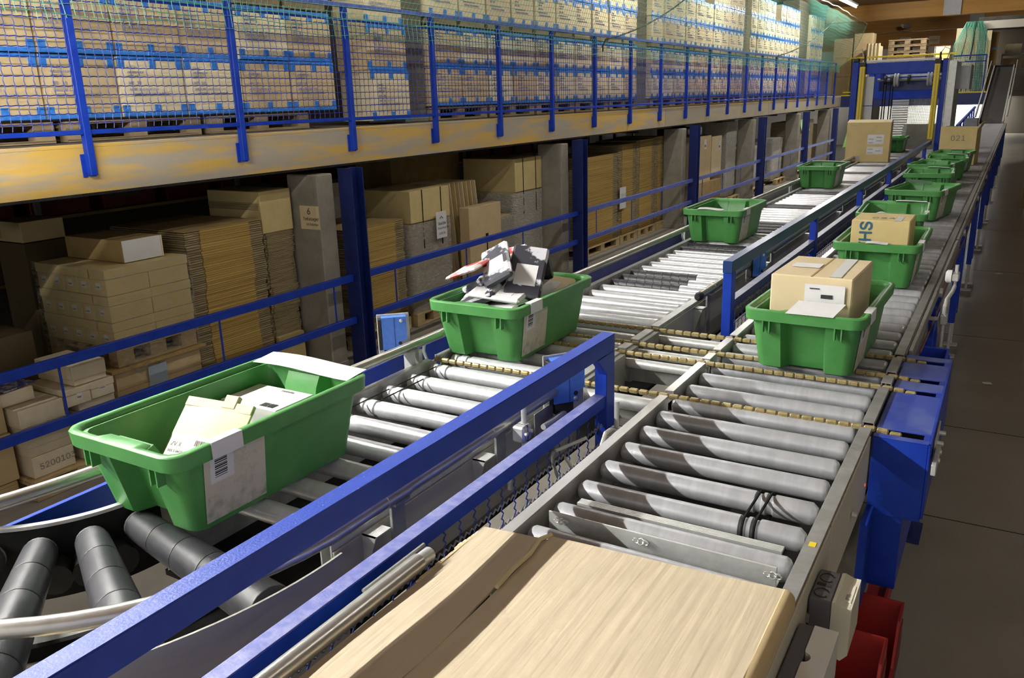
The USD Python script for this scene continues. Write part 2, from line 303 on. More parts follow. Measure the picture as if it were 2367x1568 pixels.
# ------------------------------------------------------------------ fluorescent tubes
def tubes():
    k = 0
    for x, z, spans, pw in TUBE_ROWS:
        em = emitter('tube_glow_%d' % k, (1.0, .98, .92), pw); k += 1
        for j, (y0, y1) in enumerate(spans):
            seen = (x == -4.45 and y0 > 20)
            t = thing('fluorescent_lamp', 'lit fluorescent tube under the wooden ceiling right of the green net' if seen else 'unseen fluorescent tube %s of the %s row of ceiling lamps, out of the picture' % (ordinal(j + 1), ordinal(k)), 'lamp', (x, (y0 + y1) / 2, z), group=None if seen else 'ceiling tubes out of the picture')
            h = (y1 - y0) / 2
            MB().box(-.06, .06, -h, h, .035, .09, .01).build('housing', box_grey, t)
            MB().cyl((0, -h + .03, 0), (0, h - .03, 0), .010 if x == -3.3 else .024 if seen else .016, 12).build('tube', em, t, 40)
            if x == -3.3: MB().prism([(-.177, -.130), (-.172, -.128), (.004, -.214), (.004, -.220)], 'y', -h - .04, h + .04).prism([(-.177, -.13), (-.172, -.128), (-.058, .05), (-.064, .05)], 'y', -h - .04, -h - .038).build('added_light_shield', zinc_dark, t)  # unseen shield added to keep tube light out from under the mezzanine
            m = MB()
            for s in (-1, 1): m.box(-.02, .02, s * h - .03 * (s > 0), s * h + .03 * (s < 0), -.02, .04, .004); m.cyl((0, s * h * .7, .085), (0, s * h * .7, 3.45 - z), .006, 6)
            m.build('end_holder', paper, t)
tubes()

# ------------------------------------------------------------------ mezzanine guard rail
POST0, PITCH = 2.07, 1.31
def guard_rail():
    t = thing('mezzanine_guard_rail', 'blue steel guard rail with wire mesh panels along the mezzanine edge', 'railing')
    ys = [POST0 + PITCH * i for i in range(-1, 22)]
    ye = 29.6
    for y in ys:
        if y > ye: continue
        po = MB().box(-5.298, -5.250, y - .025, y + .025, .46, 1.70, .003).build('post', blue, t)
        MB().box(-5.299, -5.292, y - .055, y - .024, .45, .60, .001).build('foot_plate', blue, po)
        MB().box(-5.292, -5.256, y - .018, y + .018, .452, .468, .004).build('post_cap', blue, po)
    MB().box(-5.30, -5.245, ys[0], ye, 1.70, 1.735, .004).build('top_rail', blue_lav, t)
    MB().box(-5.285, -5.258, ys[0], ye, .725, .755, .003).build('bottom_rail', blue, t)
    MB().box(-5.292, -5.27, ys[0], ye, 1.585, 1.605, .002).build('mesh_frame', blue, t)
    first = None
    for i, y in enumerate(ys[:-2]):
        y0, y1 = y + .03, y + PITCH - .03
        m = MB()
        for a in np.linspace(y0, y1, 21):
            zz = np.linspace(.76, 1.58, 28 if i < 6 else 3); off = .003 * np.where(np.arange(len(zz)) % 2, 1, -1)
            m.tube(np.stack([np.full(len(zz), -5.28), a + off, zz], 1), .0030, 4, False)
        for b in np.linspace(.80, 1.555, 14):
            yy = np.linspace(y0, y1, 40 if i < 6 else 3); off = .002 * np.where(np.arange(len(yy)) % 2, 1, -1)
            m.tube(np.stack([np.full(len(yy), -5.284), yy, b + off], 1), .0030, 4, False)
        m.build('wire_mesh', blue_wire, t, kind='stuff')
    return t
guard_rail()

# ------------------------------------------------------------------ pallets
def pallet_parts(t, m, L=1.2, W=.8, H=.144):                          # long side along y
    a, b = W / 2, L / 2
    for x in np.linspace(-a + .05, a - .05, 5): MB().box(x - .052, x + .052, -b, b, H - .022, H, .003).build('deck_board', m, t)
    for y in (-b + .07, 0, b - .07): MB().box(-a, a, y - .07, y + .07, H - .044, H - .0225).build('stringer_board', m, t)
    for x in (-a + .05, 0, a - .05):
        for y in (-b + .07, 0, b - .07): MB().box(x - .048, x + .048, y - .07, y + .07, .022, H - .0445).build('block', m, t)
        MB().box(x - .05, x + .05, -b, b, 0, .0215, .002).build('bottom_board', m, t)
def pallet(loc, label, m=wood, rz=0, L=1.2, W=.8, group=None):
    t = thing('pallet', label, 'pallet', loc, rz, group); pallet_parts(t, m, L, W); return t

# ------------------------------------------------------------------ blue-taped cartons on the mezzanine
def taped_carton(loc, label, cm, group, W=.565, H=.436, D=.40, txt=True, seed=0):
    t = thing('taped_carton', label, 'box', loc, group=group)
    r = random.Random(seed); nx, nz = 7, 9                             # bulged front (+x)
    v = []
    for i in range(nx):
        for k in range(nz):
            y, z = -W / 2 + W * i / (nx - 1), H * k / (nz - 1); e = (1 - (2 * y / W) ** 2) * (1 - (2 * z / H - 1) ** 2)
            v.append((.008 + .016 * e + .0025 * math.sin(z * 55 + y * 4 + seed), y, z))
    f = [(i * nz + k, (i + 1) * nz + k, (i + 1) * nz + k + 1, i * nz + k + 1) for i in range(nx - 1) for k in range(nz - 1)]
    m = MB().add(v, np.array(f)); m.box(-D, .008, -W / 2, W / 2, 0, H)
    m.build('carton_body', cm, t, 35)
    tp = MB()
    for z0, z1 in ((-.001, .030), (H - .030, H + .001)): tp.box(.0, .0135, -W / 2 - .002, W / 2 + .002, z0, z1, .003)
    for y in (-W / 2 + .028, .01, W / 2 - .028):
        tp.box(.0, .0205 if abs(y) < .1 else .013, y - .028, y + .028, 0, .085, .002); tp.box(.0, .0205 if abs(y) < .1 else .013, y - .028, y + .028, H - .085, H, .002)
    tp.build('packing_tape', tape_blue, t)
    if txt:
        U, V = (0, 1, 0), (0, 0, 1)
        for s, h, y, z in (('STYLE', .018, -.22, .345), ('COLOR NAVY', .016, -.22, .315), ('SIZE  46', .016, -.22, .285), ('NO   10', .022, -.22, .235), ('MADE IN CAMBODIA', .018, -.22, .19), ('FABRIQUE AU CAMBODGE', .018, -.20, .155)):
            text(MB(), s, h, (.0205, y, z), U, V, .006).build('printed_text', blue_ink, t)
    return t
cols = []                                                            # (y centre, width, x face, dz)
y = 2.28
while y < 6.2: cols.append([y + .29, .575]); y += .585
segs = [(8.0, 14.05, 10), (14.72, 20.6, 10), (21.15, 26.4, 9), (27.95, 29.9, 3)]
for a, b, n in segs:
    for i in range(n): cols.append([a + (b - a) * (i + .5) / n, (b - a) / n * .985])
LAYZ = [.825, 1.268, 1.80, 2.245, 2.69]
protos = [None, None, None]
TONE = [card, card_pale, card_cream]
LN = ['bottom', 'second', 'third', 'fourth', 'top']
seen_top = {}
def ordinal_(n): return '%d%s' % (n, 'th' if 10 < n % 100 < 14 else {1: 'st', 2: 'nd', 3: 'rd'}.get(n % 10, 'th'))
for ci, (yc, w) in enumerate(cols):
    for li, z in enumerate(LAYZ):
        if li >= 2 and yc < 5.3: continue
        if li >= 3 and yc < 11.0: continue
        if li >= 4 and yc < 13.5: continue
        if li == 4 and ci % 9 == 4: continue
        k = rng.choice((0, 0, 1, 2)) if li < 2 else rng.choice((1, 2, 2))
        lab = 'brown carton with blue tape on the mezzanine, %s layer, %s from the left' % (LN[li], ordinal(ci + 1))
        loc = (-5.78 - rng.uniform(0, .03), yc, z); grp = 'blue-taped cartons stacked on the mezzanine'
        if protos[k] is None: protos[k] = taped_carton(loc, lab, TONE[k], grp, seed=k)
        else: dup(protos[k], 'taped_carton', lab, loc, 0, grp)
taped_carton((-5.70, 7.12, .70), 'cream blue-taped carton set low, lower of the pair beside the grey column', card_cream, None, W=.62, H=.50, seed=4)
taped_carton((-5.70, 7.10, 1.203), 'brown blue-taped carton set low, upper of the pair beside the grey column', card, None, W=.62, H=.44, seed=5)
taped_carton((-5.72, 7.10, 1.646), 'pale blue-taped carton on top of the low pair beside the grey column', card_pale, None, W=.60, H=.44, seed=6)
mp = None
PC = [2.9, 4.15, 5.4] + [v for a_, b_, n_ in ((7.98, 14.08, 5), (14.7, 20.6, 5), (21.12, 26.4, 4), (27.95, 30.2, 1)) for v in np.linspace(a_ + .59, b_ - .59, n_)]
for i, yc in enumerate(PC):
    lab = 'wooden pallet under the blue-taped cartons on the mezzanine, %s from the left' % ordinal(i + 1)
    loc = (-6.19, yc, BT + .003)
    if mp is None: mp = thing('mezzanine_pallet', lab, 'pallet', loc, group='pallets along the mezzanine edge'); pallet_parts(mp, wood_grey, 1.16)
    else: dup(mp, 'mezzanine_pallet', lab, loc)
m = MB()
sl = thing('slat_layer', 'thin wooden slats between the second and third carton layers on the mezzanine', 'dunnage')
for yc in [c[0] for c in cols if c[0] > 5.2]: MB().box(-6.15, -5.80, yc - .26, yc + .26, 1.722, 1.790, .004).build('slat', wood_grey, sl)
for i, (a, b) in enumerate(((7.55, 7.95), (14.12, 14.65), (20.66, 21.05), (26.5, 27.85))):
    t = thing('mezzanine_column', 'grey concrete column between the carton stacks on the mezzanine, %s from the left' % ordinal(i + 1), 'column', group='concrete columns on the mezzanine')
    MB().box(-6.35, -5.86, a, b, BT + .002, 3.449, .012).build('shaft', mat('brown_grey_concrete', (.13, .11, .07), .85, col2=(.105, .09, .058), scale=5, bump=.1, bscale=30), t); MB().box(-6.37, -5.84, a - .02, b + .02, BT + .002, BT + .05, .004).build('base_plate', zinc_dark, t)

# ------------------------------------------------------------------ green safety net, cable
def net():
    t = thing('safety_net', 'green safety net slung from the mezzanine rail up to the ceiling', 'net')
    ny, ns = 440, 26
    Y = np.linspace(2.2, 30.0, ny); S = np.linspace(0, 1, ns)
    yy, ss = np.meshgrid(Y, S, indexing='ij')
    topx = np.interp(yy, [2, 24, 30], [-4.75, -4.7, -4.5]); topz = np.interp(yy, [2, 20, 26, 28.5, 30], [3.22, 3.2, 3.08, 2.93, 2.90])
    sag = .16 * np.sin(math.pi * ss) + .02 * np.sin(yy * 1.7) * np.sin(math.pi * ss)
    x = -5.24 + (topx + 5.24) * ss + sag * .25; z = 1.60 + (topz - 1.60) * ss - sag + .012 * np.sin(yy * 5.1 + ss * 9) * ss
    yw = yy + .03 * np.sin(ss * 11 + yy * .6) + np.interp(yy, [27, 30], [0, -.25]) * ss * 0
    P = np.stack([x, yw, z], -1)
    m = MB()
    for j in range(ns): m.tube(P[:, j], .0022 if j % 2 else .0030, 3, False)
    Q = np.stack([x, yw, z], -1)
    for i in range(0, ny): m.tube(Q[i, ::3], .0016, 3, False)
    m.build('mesh_cords', net_green, t, kind='stuff')
    MB().tube(P[:, -1] + [0, 0, .01], .012, 6).build('top_rope', rope_white, t, 40)
    MB().tube(P[-1], .008, 6).build('end_rope', net_green, t, 40)
    h = MB()                                                          # the hem that hangs over the rail
    for i in range(0, ny, 1):
        y0 = Y[i]; h.tube([(-5.242, y0, 1.66), (-5.236, y0 + .01 * math.sin(i), 1.56), (-5.24, y0 + .02, 1.44 + .02 * math.sin(i * .7))], .0026, 3, False)
    for z0 in (1.60, 1.53, 1.46): h.tube(np.stack([np.full(ny, -5.236), Y, z0 + .012 * np.sin(Y * 6 + z0 * 40)], 1), .003, 3, False)
    h.build('hanging_hem', net_green, t, kind='stuff')
net()
def hang(a, b, s, n=24):
    u = np.linspace(0, 1, n)[:, None]; p = (1 - u) * np.asarray(a, float) + u * np.asarray(b, float); p[:, 2] -= s * 4 * (u * (1 - u))[:, 0]; return p
t = thing('hanging_cable', 'black cable sagging in front of the cartons above the middle of the blue rail', 'cable')
MB().tube(np.vstack([hang((-5.2, 11.45, 1.66), (-5.15, 14.9, 2.55), .10), hang((-5.15, 14.9, 2.55), (-5.1, 17.5, 3.4), .06)[1:]]), .011, 6).build('cable', cable_black, t, 40)
MB().tube([(-5.2, 11.45, 1.66), (-5.22, 11.4, 1.58), (-5.235, 11.43, 1.50)], .010, 6).build('knot', cable_black, t, 40)
t = thing('hanging_cable', 'black cable sagging across the far end of the green net', 'cable')
MB().tube(np.vstack([hang((-5.2, 21.5, 1.72), (-5.0, 26.0, 2.55), .10), hang((-5.0, 26.0, 2.55), (-4.95, 27.3, 2.95), .02)[1:]]), .014, 6).build('cable', cable_black, t, 40)

# ------------------------------------------------------------------ steel columns, concrete pillars and rails under the mezzanine
def h_column(y, label):
    t = thing('steel_column', label, 'column', (-5.12, y, -1.56), group='blue steel columns under the mezzanine edge')
    H = 1.56 + BB - .004
    for s in (-1, 1): MB().box(-.08, .08, s * .075 - .0055, s * .075 + .0055, 0, H, .001).build('flange', navy, t)
    MB().box(-.005, .005, -.069, .069, 0, H).build('web', navy, t)
    MB().box(-.09, .09, -.10, .10, -.001, .02, .003).build('base_plate', navy, t)
for i, y in enumerate((1.0, 5.745, 10.43, 15.27, 20.12, 24.86, 29.3)):
    h_column(y, 'blue steel column under the mezzanine edge, %s from the left edge of the photo' % ordinal(i) if i else 'blue steel column under the mezzanine, outside the left edge')
    t = thing('concrete_pillar', 'bare concrete pillar behind the %s blue steel column' % ordinal(i) if i else 'bare concrete pillar outside the left edge', 'pillar', group='concrete pillars under the mezzanine')
    MB().box(-5.62, -5.25, y - .30, y - .092, -1.56, .279, .012).build('shaft', concrete, t)
    MB().box(-5.64, -5.24, y - .31, y - .091, -1.561, -1.48, .006).build('plinth', concrete, t)
t = thing('pillar_sign', 'handwritten cardboard sign on the first concrete pillar', 'sign', (-5.37, 5.442, -.10))
MB().box(-.115, .115, -.003, .002, -.105, .105, .001).build('board', card_pale, t)
m = MB(); text(m, '6', .055, (-.03, -.0035, .03), (1, 0, 0), (0, 0, 1)); text(m, 'Teilelager', .030, (-.085, -.0035, -.025), (1, 0, 0), (.05, 0, 1)); text(m, '20 Paletten', .020, (-.05, -.0035, -.07), (1, 0, 0), (0, 0, 1)); m.build('handwriting', ink, t)
ys = (1.0, 5.745, 10.43, 15.27, 20.12, 24.86, 29.3)
for i in range(6):
    t = thing('storage_guard_rail', 'two-bar blue railing under the mezzanine, %s bay from the left' % ordinal(i + 1), 'railing', group='two-bar railings of the lower storage area')
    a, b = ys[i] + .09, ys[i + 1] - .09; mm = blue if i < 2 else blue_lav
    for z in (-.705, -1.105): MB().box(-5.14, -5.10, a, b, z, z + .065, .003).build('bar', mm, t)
    for y in np.linspace(a + .45, b - .25, 4): MB().box(-5.126, -5.118, y - .008, y + .008, -1.0395, -.7055, .001).build('upright', blue, t)

# ------------------------------------------------------------------ cartons and stacks under the mezzanine
def carton(name, label, loc, dims, m, rz=0, lid=0.0, tape=False, group=None, cat='box', seam=True, label_at=None, under='carton_body'):
    """A carton: base centre at loc, dims (x, y, z); lid is the height of a slip lid; label_at = (side, u, v, w, h)."""
    t = thing(name, label, cat, loc, rz, group); X, Y, H = dims
    h0 = H - lid
    MB().box(-X / 2, X / 2, -Y / 2, Y / 2, 0, h0 if lid else H, .004).build(under, m, t)
    if lid: MB().box(-X / 2 - .004, X / 2 + .004, -Y / 2 - .004, Y / 2 + .004, h0 + .001, H, .003).build('lid', m, t)
    if seam and not lid: MB().box(-.003, .003, -Y / 2 + .002, Y / 2 - .002, H - .001, H + .0008).build('flap_seam', card_brown, t)
    if tape: MB().box(-.03, .03, -Y / 2 - .0008, Y / 2 + .0008, H - .07, H + .001).build('packing_tape', tape_grey, t)
    if label_at:
        s, u, v, w, h = label_at; q = MB(); k = MB()
        if s == 'x': plate(q, (X / 2 + .001, u - w / 2, v), (0, 1, 0), (0, 0, 1), w, h); O, U = (X / 2 + .002, u - w * .4, v + h * .2), (0, 1, 0)
        else: plate(q, (u - w / 2, -Y / 2 - .001, v), (1, 0, 0), (0, 0, 1), w, h); O, U = (u - w * .4, -Y / 2 - .002, v + h * .2), (1, 0, 0)
        lp = q.build('paper_label', paper, t); barcode(k, O, U, (0, 0, 1), w * .7, h * .25, 3); k.build('label_print', grey_ink, lp)
    return t
def sheet_stack(label, x0, x1, y0, y1, z0, z1, th=.018, band=.12, seed=1, jit=.008, m=None, top=None, strap=False, name='cardboard_stack', flank=None, cover=0.0, group=None):
    """A stack of flat folded cartons: sheets as real slabs, greyer flanks left and right, straps over the top."""
    t = thing(name, label, 'cardboard stack', ((x0 + x1) / 2, (y0 + y1) / 2, z0), group=group); r = random.Random(seed)
    hx, hy, H = (x1 - x0) / 2, (y1 - y0) / 2, z1 - z0
    c, f1 = MB(), MB(); z = 0.0; dx = dy = 0.0
    while z < H - .004:
        tt = min(th * r.uniform(.8, 1.25), H - z); dx = .75 * dx + r.uniform(-jit, jit) * .6; dy = .8 * dy + r.uniform(-jit, jit)
        c.box(-hx + dx, hx + dx, -hy + band + dy, hy - band + dy, z, z + tt - .0022)
        e = r.uniform(.002, .012)
        f1.box(-hx + dx, hx + dx - e, -hy + dy, -hy + band + dy - .004, z + .001, z + tt - .0035)
        f1.box(-hx + dx, hx + dx - r.uniform(.002, .012), hy - band + dy + .004, hy + dy, z + .001, z + tt - .0035)
        z += tt
    c.build('sheet_edges', m or card_edge, t, kind='stuff'); f1.build('folded_edges', flank or card_edge_grey, t, kind='stuff')
    if cover: MB().box(-hx - .01, hx + .012, -hy - .004, hy + .004, H - cover, H + .006, .004).build('cover_sheet', top or card_olive, t)
    else: MB().box(-hx, hx, -hy, hy, H - .002, H + .003, .001).build('top_sheet', top or card_brown, t)
    if strap:
        for yy in (-hy * .25, hy * .45): MB().box(-hx - .012, hx + .016, yy - .006, yy + .006, H + .003, H + .008).box(hx + .013, hx + .017, yy - .006, yy + .006, 0, H + .007).build('strap', dark_gap, t)
    return t
def crinkled(x0, x1, y0, y1, z0, z1, amp, seed, n=26, m=20):
    """Front (+x) and near side (-y) of a film wrap as one crumpled sheet."""
    v = []; U = np.linspace(0, 1, n)
    w, d = y1 - y0, x1 - x0
    for k in range(m):
        z = z0 + (z1 - z0) * k / (m - 1)
        for u in U:
            s = u * (w + d)
            p = np.array([x0 + s, y0, z]) if s < d else np.array([x1, y0 + s - d, z]); nn = np.array([0, -1, 0]) if s < d else np.array([1, 0, 0])
            v.append(p + nn * amp * (meshkit.fbm(np.array([[s * 7 + seed, z * 9, seed * 1.7]]), 3, seed)[0]))
    f = [(k * n + i, k * n + i + 1, (k + 1) * n + i + 1, (k + 1) * n + i) for k in range(m - 1) for i in range(n - 1)]
    return MB().add(v, np.array(f))
FL = -1.56
def plt(loc, label, L=1.2, W=.8, m=wood, rz=0): return pallet(loc, label, m, rz, L, W, 'pallets on the lower storage floor')

# -- stack of wrapped lidded cartons on a pallet, bay 1
plt((-5.88, 3.80, -.948), 'wooden pallet under the film-wrapped cartons, resting on the chipboard sheet', .70, .84, wood)
ROW = ('bottom', 'middle', 'top')
for li in range(3):
    z = -.802 + .195 * li
    for k in range(2):
        carton('lidded_carton', 'olive lidded carton at the %s right end of the film-wrapped stack, %s row' % (('near', 'far')[k], ROW[li]), (-5.545, 3.625 + .352 * k, z), (.185, .348, .193), card_olive, lid=.07, label_at=('y', 0, .05, .06, .05))
    for k, nm in enumerate(('leftmost', 'second', 'third', 'fourth')):
        carton('lidded_carton', 'olive lidded carton, %s on the near side of the wrapped stack, %s row' % (nm, ROW[li]), (-6.22 + .168 * k, 3.625, z), (.165, .348, .193), card_olive, lid=.07, label_at=('y', 0, .05, .06, .05))
carton('inner_carton', 'olive carton block in the middle of the film-wrapped stack', (-5.97, 3.98, -.802), (.66, .345, .58), card_olive, seam=False)
t = thing('stretch_wrap', 'clear crinkled stretch film around the lidded cartons', 'plastic film')
crinkled(-6.318, -5.446, 3.445, 4.16, -.93, -.205, .035, 3, 60, 40).build('film_sheet', film, t, True)
MB().tube([(-5.43, 3.50, -.93), (-5.40, 3.58, -1.0), (-5.42, 3.68, -.96)], .02, 6).build('film_tail', film, t, 60)
t = carton('white_fronted_carton', 'flat brown carton with a white front panel on top of the wrapped stack', (-5.91, 3.86, -.215), (.70, .34, .165), card_brown, seam=False)
MB().box(.351, .358, -.168, .158, .002, .163, .002).build('white_front', paper, t); MB().box(.351, .359, .159, .172, .002, .163, .001).build('perforated_edge', card_cream, t)
t = thing('chipboard_sheet', 'chipboard sheet under the pallet of wrapped cartons', 'board', (-5.86, 3.78, -.974)); MB().box(-.44, .44, -.42, .42, 0, .024, .002).build('sheet', mat('chipboard', (.42, .29, .11), .85, col2=(.30, .20, .07), scale=70), t)
for li in range(3):
    for k in range(2): carton('lower_carton', 'tan carton below the chipboard sheet, %s row, %s one' % (ROW[li], ('near', 'far')[k]), (-5.72, 3.595 + .38 * k, FL + .15 + .1455 * li), (.52, .375, .1445), card, seam=False)
plt((-5.85, 3.80, FL + .002), 'wooden pallet under the tan cartons beside the notepaper', .9, .8)
t = thing('notepaper', 'pale blue notepaper sheet hanging on the tan cartons', 'paper', (-5.452, 3.75, -1.30))
MB().quad((0, -.085, 0), (0, .085, 0), (.012, .08, .30), (.012, -.08, .30), .001).build('sheet', pale_blue, t)
# -- buff cartons at the left
def buff(y0, y1, z0, z1, lab, x=-5.2, d=.42, **k): return carton('buff_carton', lab, (x - d / 2, (y0 + y1) / 2, z0), (d, y1 - y0 - .004, z1 - z0 - .002), card_buff, **k)
t = buff(2.585, 2.87, -1.412, -1.265, 'buff carton with handwritten number at the foot of the left buff pile'); m = MB(); text(m, '5200103', .04, (.2115, -.10, .05), (0, 1, .02), (0, 0, 1)); m.build('pen_stroke', grey_ink, t)
buff(2.58, 2.87, -1.265, -1.06, 'buff lidded carton second from the bottom of the left buff pile', lid=.14)
buff(2.56, 2.86, -1.06, -.935, 'buff carton with its dark top showing, third up in the left buff pile')
buff(2.93, 3.235, -1.412, -1.24, 'buff carton at the foot of the right buff pile')
buff(2.95, 3.24, -1.24, -1.085, 'buff carton second up in the right buff pile', x=-5.22)
buff(2.97, 3.24, -1.085, -1.022, 'thin buff carton third up in the right buff pile', x=-5.23)
buff(2.87, 3.055, -1.02, -.90, 'buff lidded carton with torn white sticker near the top of the right pile', lid=.04, label_at=('x', .01, .035, .04, .05))
buff(3.06, 3.235, -1.02, -.90, 'narrow buff lidded carton with white sticker beside the blue upright', lid=.05, label_at=('x', 0, .05, .06, .035), x=-5.21)
buff(2.96, 3.20, -.898, -.757, 'buff lidded carton on top of the right buff pile', x=-5.22, lid=.10, label_at=('y', -.1, .05, .06, .05))
buff(2.52, 2.76, -.933, -.84, 'low buff carton at the back of the left buff pile', x=-5.34)
t = thing('magazine', 'dark blue printed magazine lying on a buff carton', 'magazine', (-5.45, 2.66, -.832), 12); MB().box(-.10, .10, -.12, .12, -.004, .006, .001).build('cover', mat('blue_print', (.03, .035, .12), .4, col2=(.3, .3, .36), scale=25, mixpos=(.5, .56)), t)
plt((-5.45, 2.92, FL + .002), 'pale wooden pallet under the buff cartons at the left', .72, .56)
# -- brown cartons at the far left
for i, (y0, y1, z, h, x, m_, lab) in enumerate(((2.0, 2.545, -1.41, .32, -5.30, card, 'tan carton under the left end of the lower bar'), (1.98, 2.54, -1.088, .285, -5.32, card, 'tan carton with white label cut by the left edge of the photo'), (2.0, 2.50, -.80, .17, -5.36, card_brown, 'brown carton with open flap at the left edge, below the lettered cartons'))):
    t = carton('brown_carton', lab, (x - .25, (y0 + y1) / 2, z), (.5, y1 - y0, h), m_, label_at=('x', .18, h * .5, .08, .08) if i == 1 else None)
    if i == 2: MB().quad((.25, -.24, h + .002), (.25, .24, h + .002), (.42, .26, h + .05), (.42, -.22, h + .05), .004).build('open_flap', m_, t)
plt((-5.58, 2.25, FL + .002), 'wooden pallet under the tan cartons at the left edge', .55, .56)
carton('brown_carton', 'brown carton with white label behind the buff piles', (-6.25, 2.62, -.66), (.5, .46, .22), card_brown, label_at=('x', .0, .06, .14, .05))
for i, (z, s, lab) in enumerate(((-.43, '25 St.', 'long brown carton lettered 25 St., lower of the two at the left edge'), (-.215, '25 St.', 'long brown carton lettered St., upper of the two at the left edge'))):
    t = carton('lettered_carton', lab, (-6.25, 2.45, z), (.55, .9, .21), card_brown, seam=False); m = MB(); text(m, s, .055, (.277, .15 - .07 * i, .05), (0, 1, 0), (0, 0, 1), bold=True); m.build('lettering', ink, t)
carton('brown_carton', 'tall dark brown carton with torn white labels at the left edge', (-6.55, 2.75, -.002), (.5, 1.0, .30), card_brown, label_at=('x', -.15, .05, .12, .2))
carton('brown_carton', 'pale carton peeping out behind the wrapped stack', (-6.75, 3.7, -.10), (.4, .35, .16), card, group=None)
carton('support_crate', 'dark crate carrying the brown cartons behind the left piles', (-6.40, 2.65, FL + .001), (.7, 1.1, .895), mat('dark_crate', (.10, .07, .03), .9), seam=False)
carton('support_crate', 'dark crate under the pale carton behind the wrapped stack', (-6.75, 3.7, FL + .001), (.39, .34, 1.45), mat('dark_crate', (.10, .07, .03), .9), seam=False)
# -- flat cardboard stacks, bays 1 and 2
def pz(x, y, lab, m=wood, L=1.2, W=.8): plt((x, y, FL + .002), lab, L, W, m)
sheet_stack('tall stack of flat golden-edged cartons left of the first pillar', -6.45, -5.50, 4.20, 4.99, FL + .15, -.06, seed=2, band=.14); pz(-5.95, 4.60, 'pallet under the tall golden-edged carton stack', L=.8)
sheet_stack('grey-edged carton stack with a folded cover sheet beside the first pillar', -6.2, -5.56, 5.045, 5.40, FL + .15, .16, band=.03, m=card_edge_grey, seed=3, cover=.36, top=card_olive, th=.014); pz(-5.9, 5.19, 'pallet under the covered stack beside the first pillar', L=.36)
carton('base_carton', 'tan carton standing on end in front of the covered stack', (-5.52, 5.20, FL + .151), (.06, .30, .27), card_olive, seam=False)
sheet_stack('golden-edged carton stack right of the first blue column', -6.3, -5.55, 6.12, 7.0, FL + .15, -.33, seed=4, band=.15); pz(-5.95, 6.56, 'broken wooden pallet under the golden-edged stack right of the first column', wood, .95)
sheet_stack('grey white-sided carton bale behind the golden-edged stack', -7.2, -6.32, 6.0, 7.15, FL + .15, .05, seed=5, m=card_white, flank=card_white, cover=.9, top=card_white)
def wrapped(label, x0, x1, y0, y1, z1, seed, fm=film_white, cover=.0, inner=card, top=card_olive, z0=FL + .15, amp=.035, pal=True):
    t = thing('wrapped_pallet_load', label, 'wrapped load', ((x0 + x1) / 2, (y0 + y1) / 2, z0)); hx, hy, H = (x1 - x0) / 2, (y1 - y0) / 2, z1 - z0
    m = MB(); r = random.Random(seed); z = 0
    while z < H - .01: tt = min(.05 * r.uniform(.7, 1.3), H - z); m.box(-hx + r.uniform(0, .01), hx - .02 - r.uniform(0, .012), -hy + r.uniform(.005, .015), hy - .008, z, z + tt - .003); z += tt
    m.build('sheet_layers', inner, t, kind='stuff')
    zc = H - cover
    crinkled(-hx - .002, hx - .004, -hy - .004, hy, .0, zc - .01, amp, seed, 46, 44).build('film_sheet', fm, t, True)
    if cover:
        MB().box(-hx - .005, hx + .012, -hy + .005, hy + .005, zc, H + .008, .004).build('cover_sheet', top, t)
        for yy in (-hy * .4, hy * .55): MB().box(hx + .010, hx + .016, yy - .006, yy + .006, zc - .3, H + .008).build('strap', dark_gap, t)
    if pal: plt(((x0 + x1) / 2, (y0 + y1) / 2, FL + .002), 'pallet under the ' + label, (y1 - y0), .8)
    return t
wrapped('film-wrapped carton load with tan cover sheet and white tag', -6.3, -5.55, 7.12, 7.86, -.06, 6, cover=.34)
t = thing('paper_tag', 'white printed tag on the film-wrapped load', 'tag', (-5.49, 7.62, -.62)); plate(MB(), (0, -.10, 0), (0, 1, 0), (0, 0, 1), .20, .30).build('sheet', paper, t)
m = MB(); text(m, '364106', .028, (.0015, -.065, .15), (0, 1, 0), (0, 0, 1), bold=True); text(m, '396x196x190', .022, (.0015, -.08, .10), (0, 1, 0), (0, 0, 1)); text(m, '1520 St', .024, (.0015, -.06, .04), (0, 1, 0), (0, 0, 1)); m.tube([(.002, -.03, .22), (.002, 0, .245), (.002, .03, .22)], .004, 5); m.build('lettering', ink, t)
t = thing('leaning_boards', 'bundle of cardboard sheets leaning on edge behind the open carton', 'cardboard')
for k in range(9):
    q = MB().box(-.30, .30, -.006, .006, 0, 1.36, .001).move(rotx(7 + rng.uniform(-.8, .8)), (-6.03 + .012 * k, 8.14 + .075 * k, FL + .15)); q.build('sheet', (card_olive, card, card_pale)[k % 3], t)
carton('open_carton', 'upright tan carton with a notched front beside the leaning boards', (-5.53, 8.50, FL + .15), (.14, .72, 1.06), card, seam=False)
t = thing('carton_notch', 'dark tape strip down the front of the notched tan carton', 'tape', (-5.458, 8.52, FL + .16)); MB().box(0, .001, -.012, .012, 0, .62).box(0, .0014, -.03, .03, .60, .70).build('strip', dark_gap, t)
plt((-5.9, 8.45, FL + .002), 'pallet under the leaning boards and notched carton', .9, .8)
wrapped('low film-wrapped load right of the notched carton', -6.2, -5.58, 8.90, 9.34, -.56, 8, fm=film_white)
wrapped('tall film-wrapped load with tan cover sheets beside the second pillar', -6.35, -5.56, 9.38, 10.10, .12, 9, cover=.42, fm=film_glow)
carton('dark_carton', 'dark tall carton behind the second pillar loads', (-6.9, 8.9, FL + .15), (.6, 1.5, 1.62), card_brown)
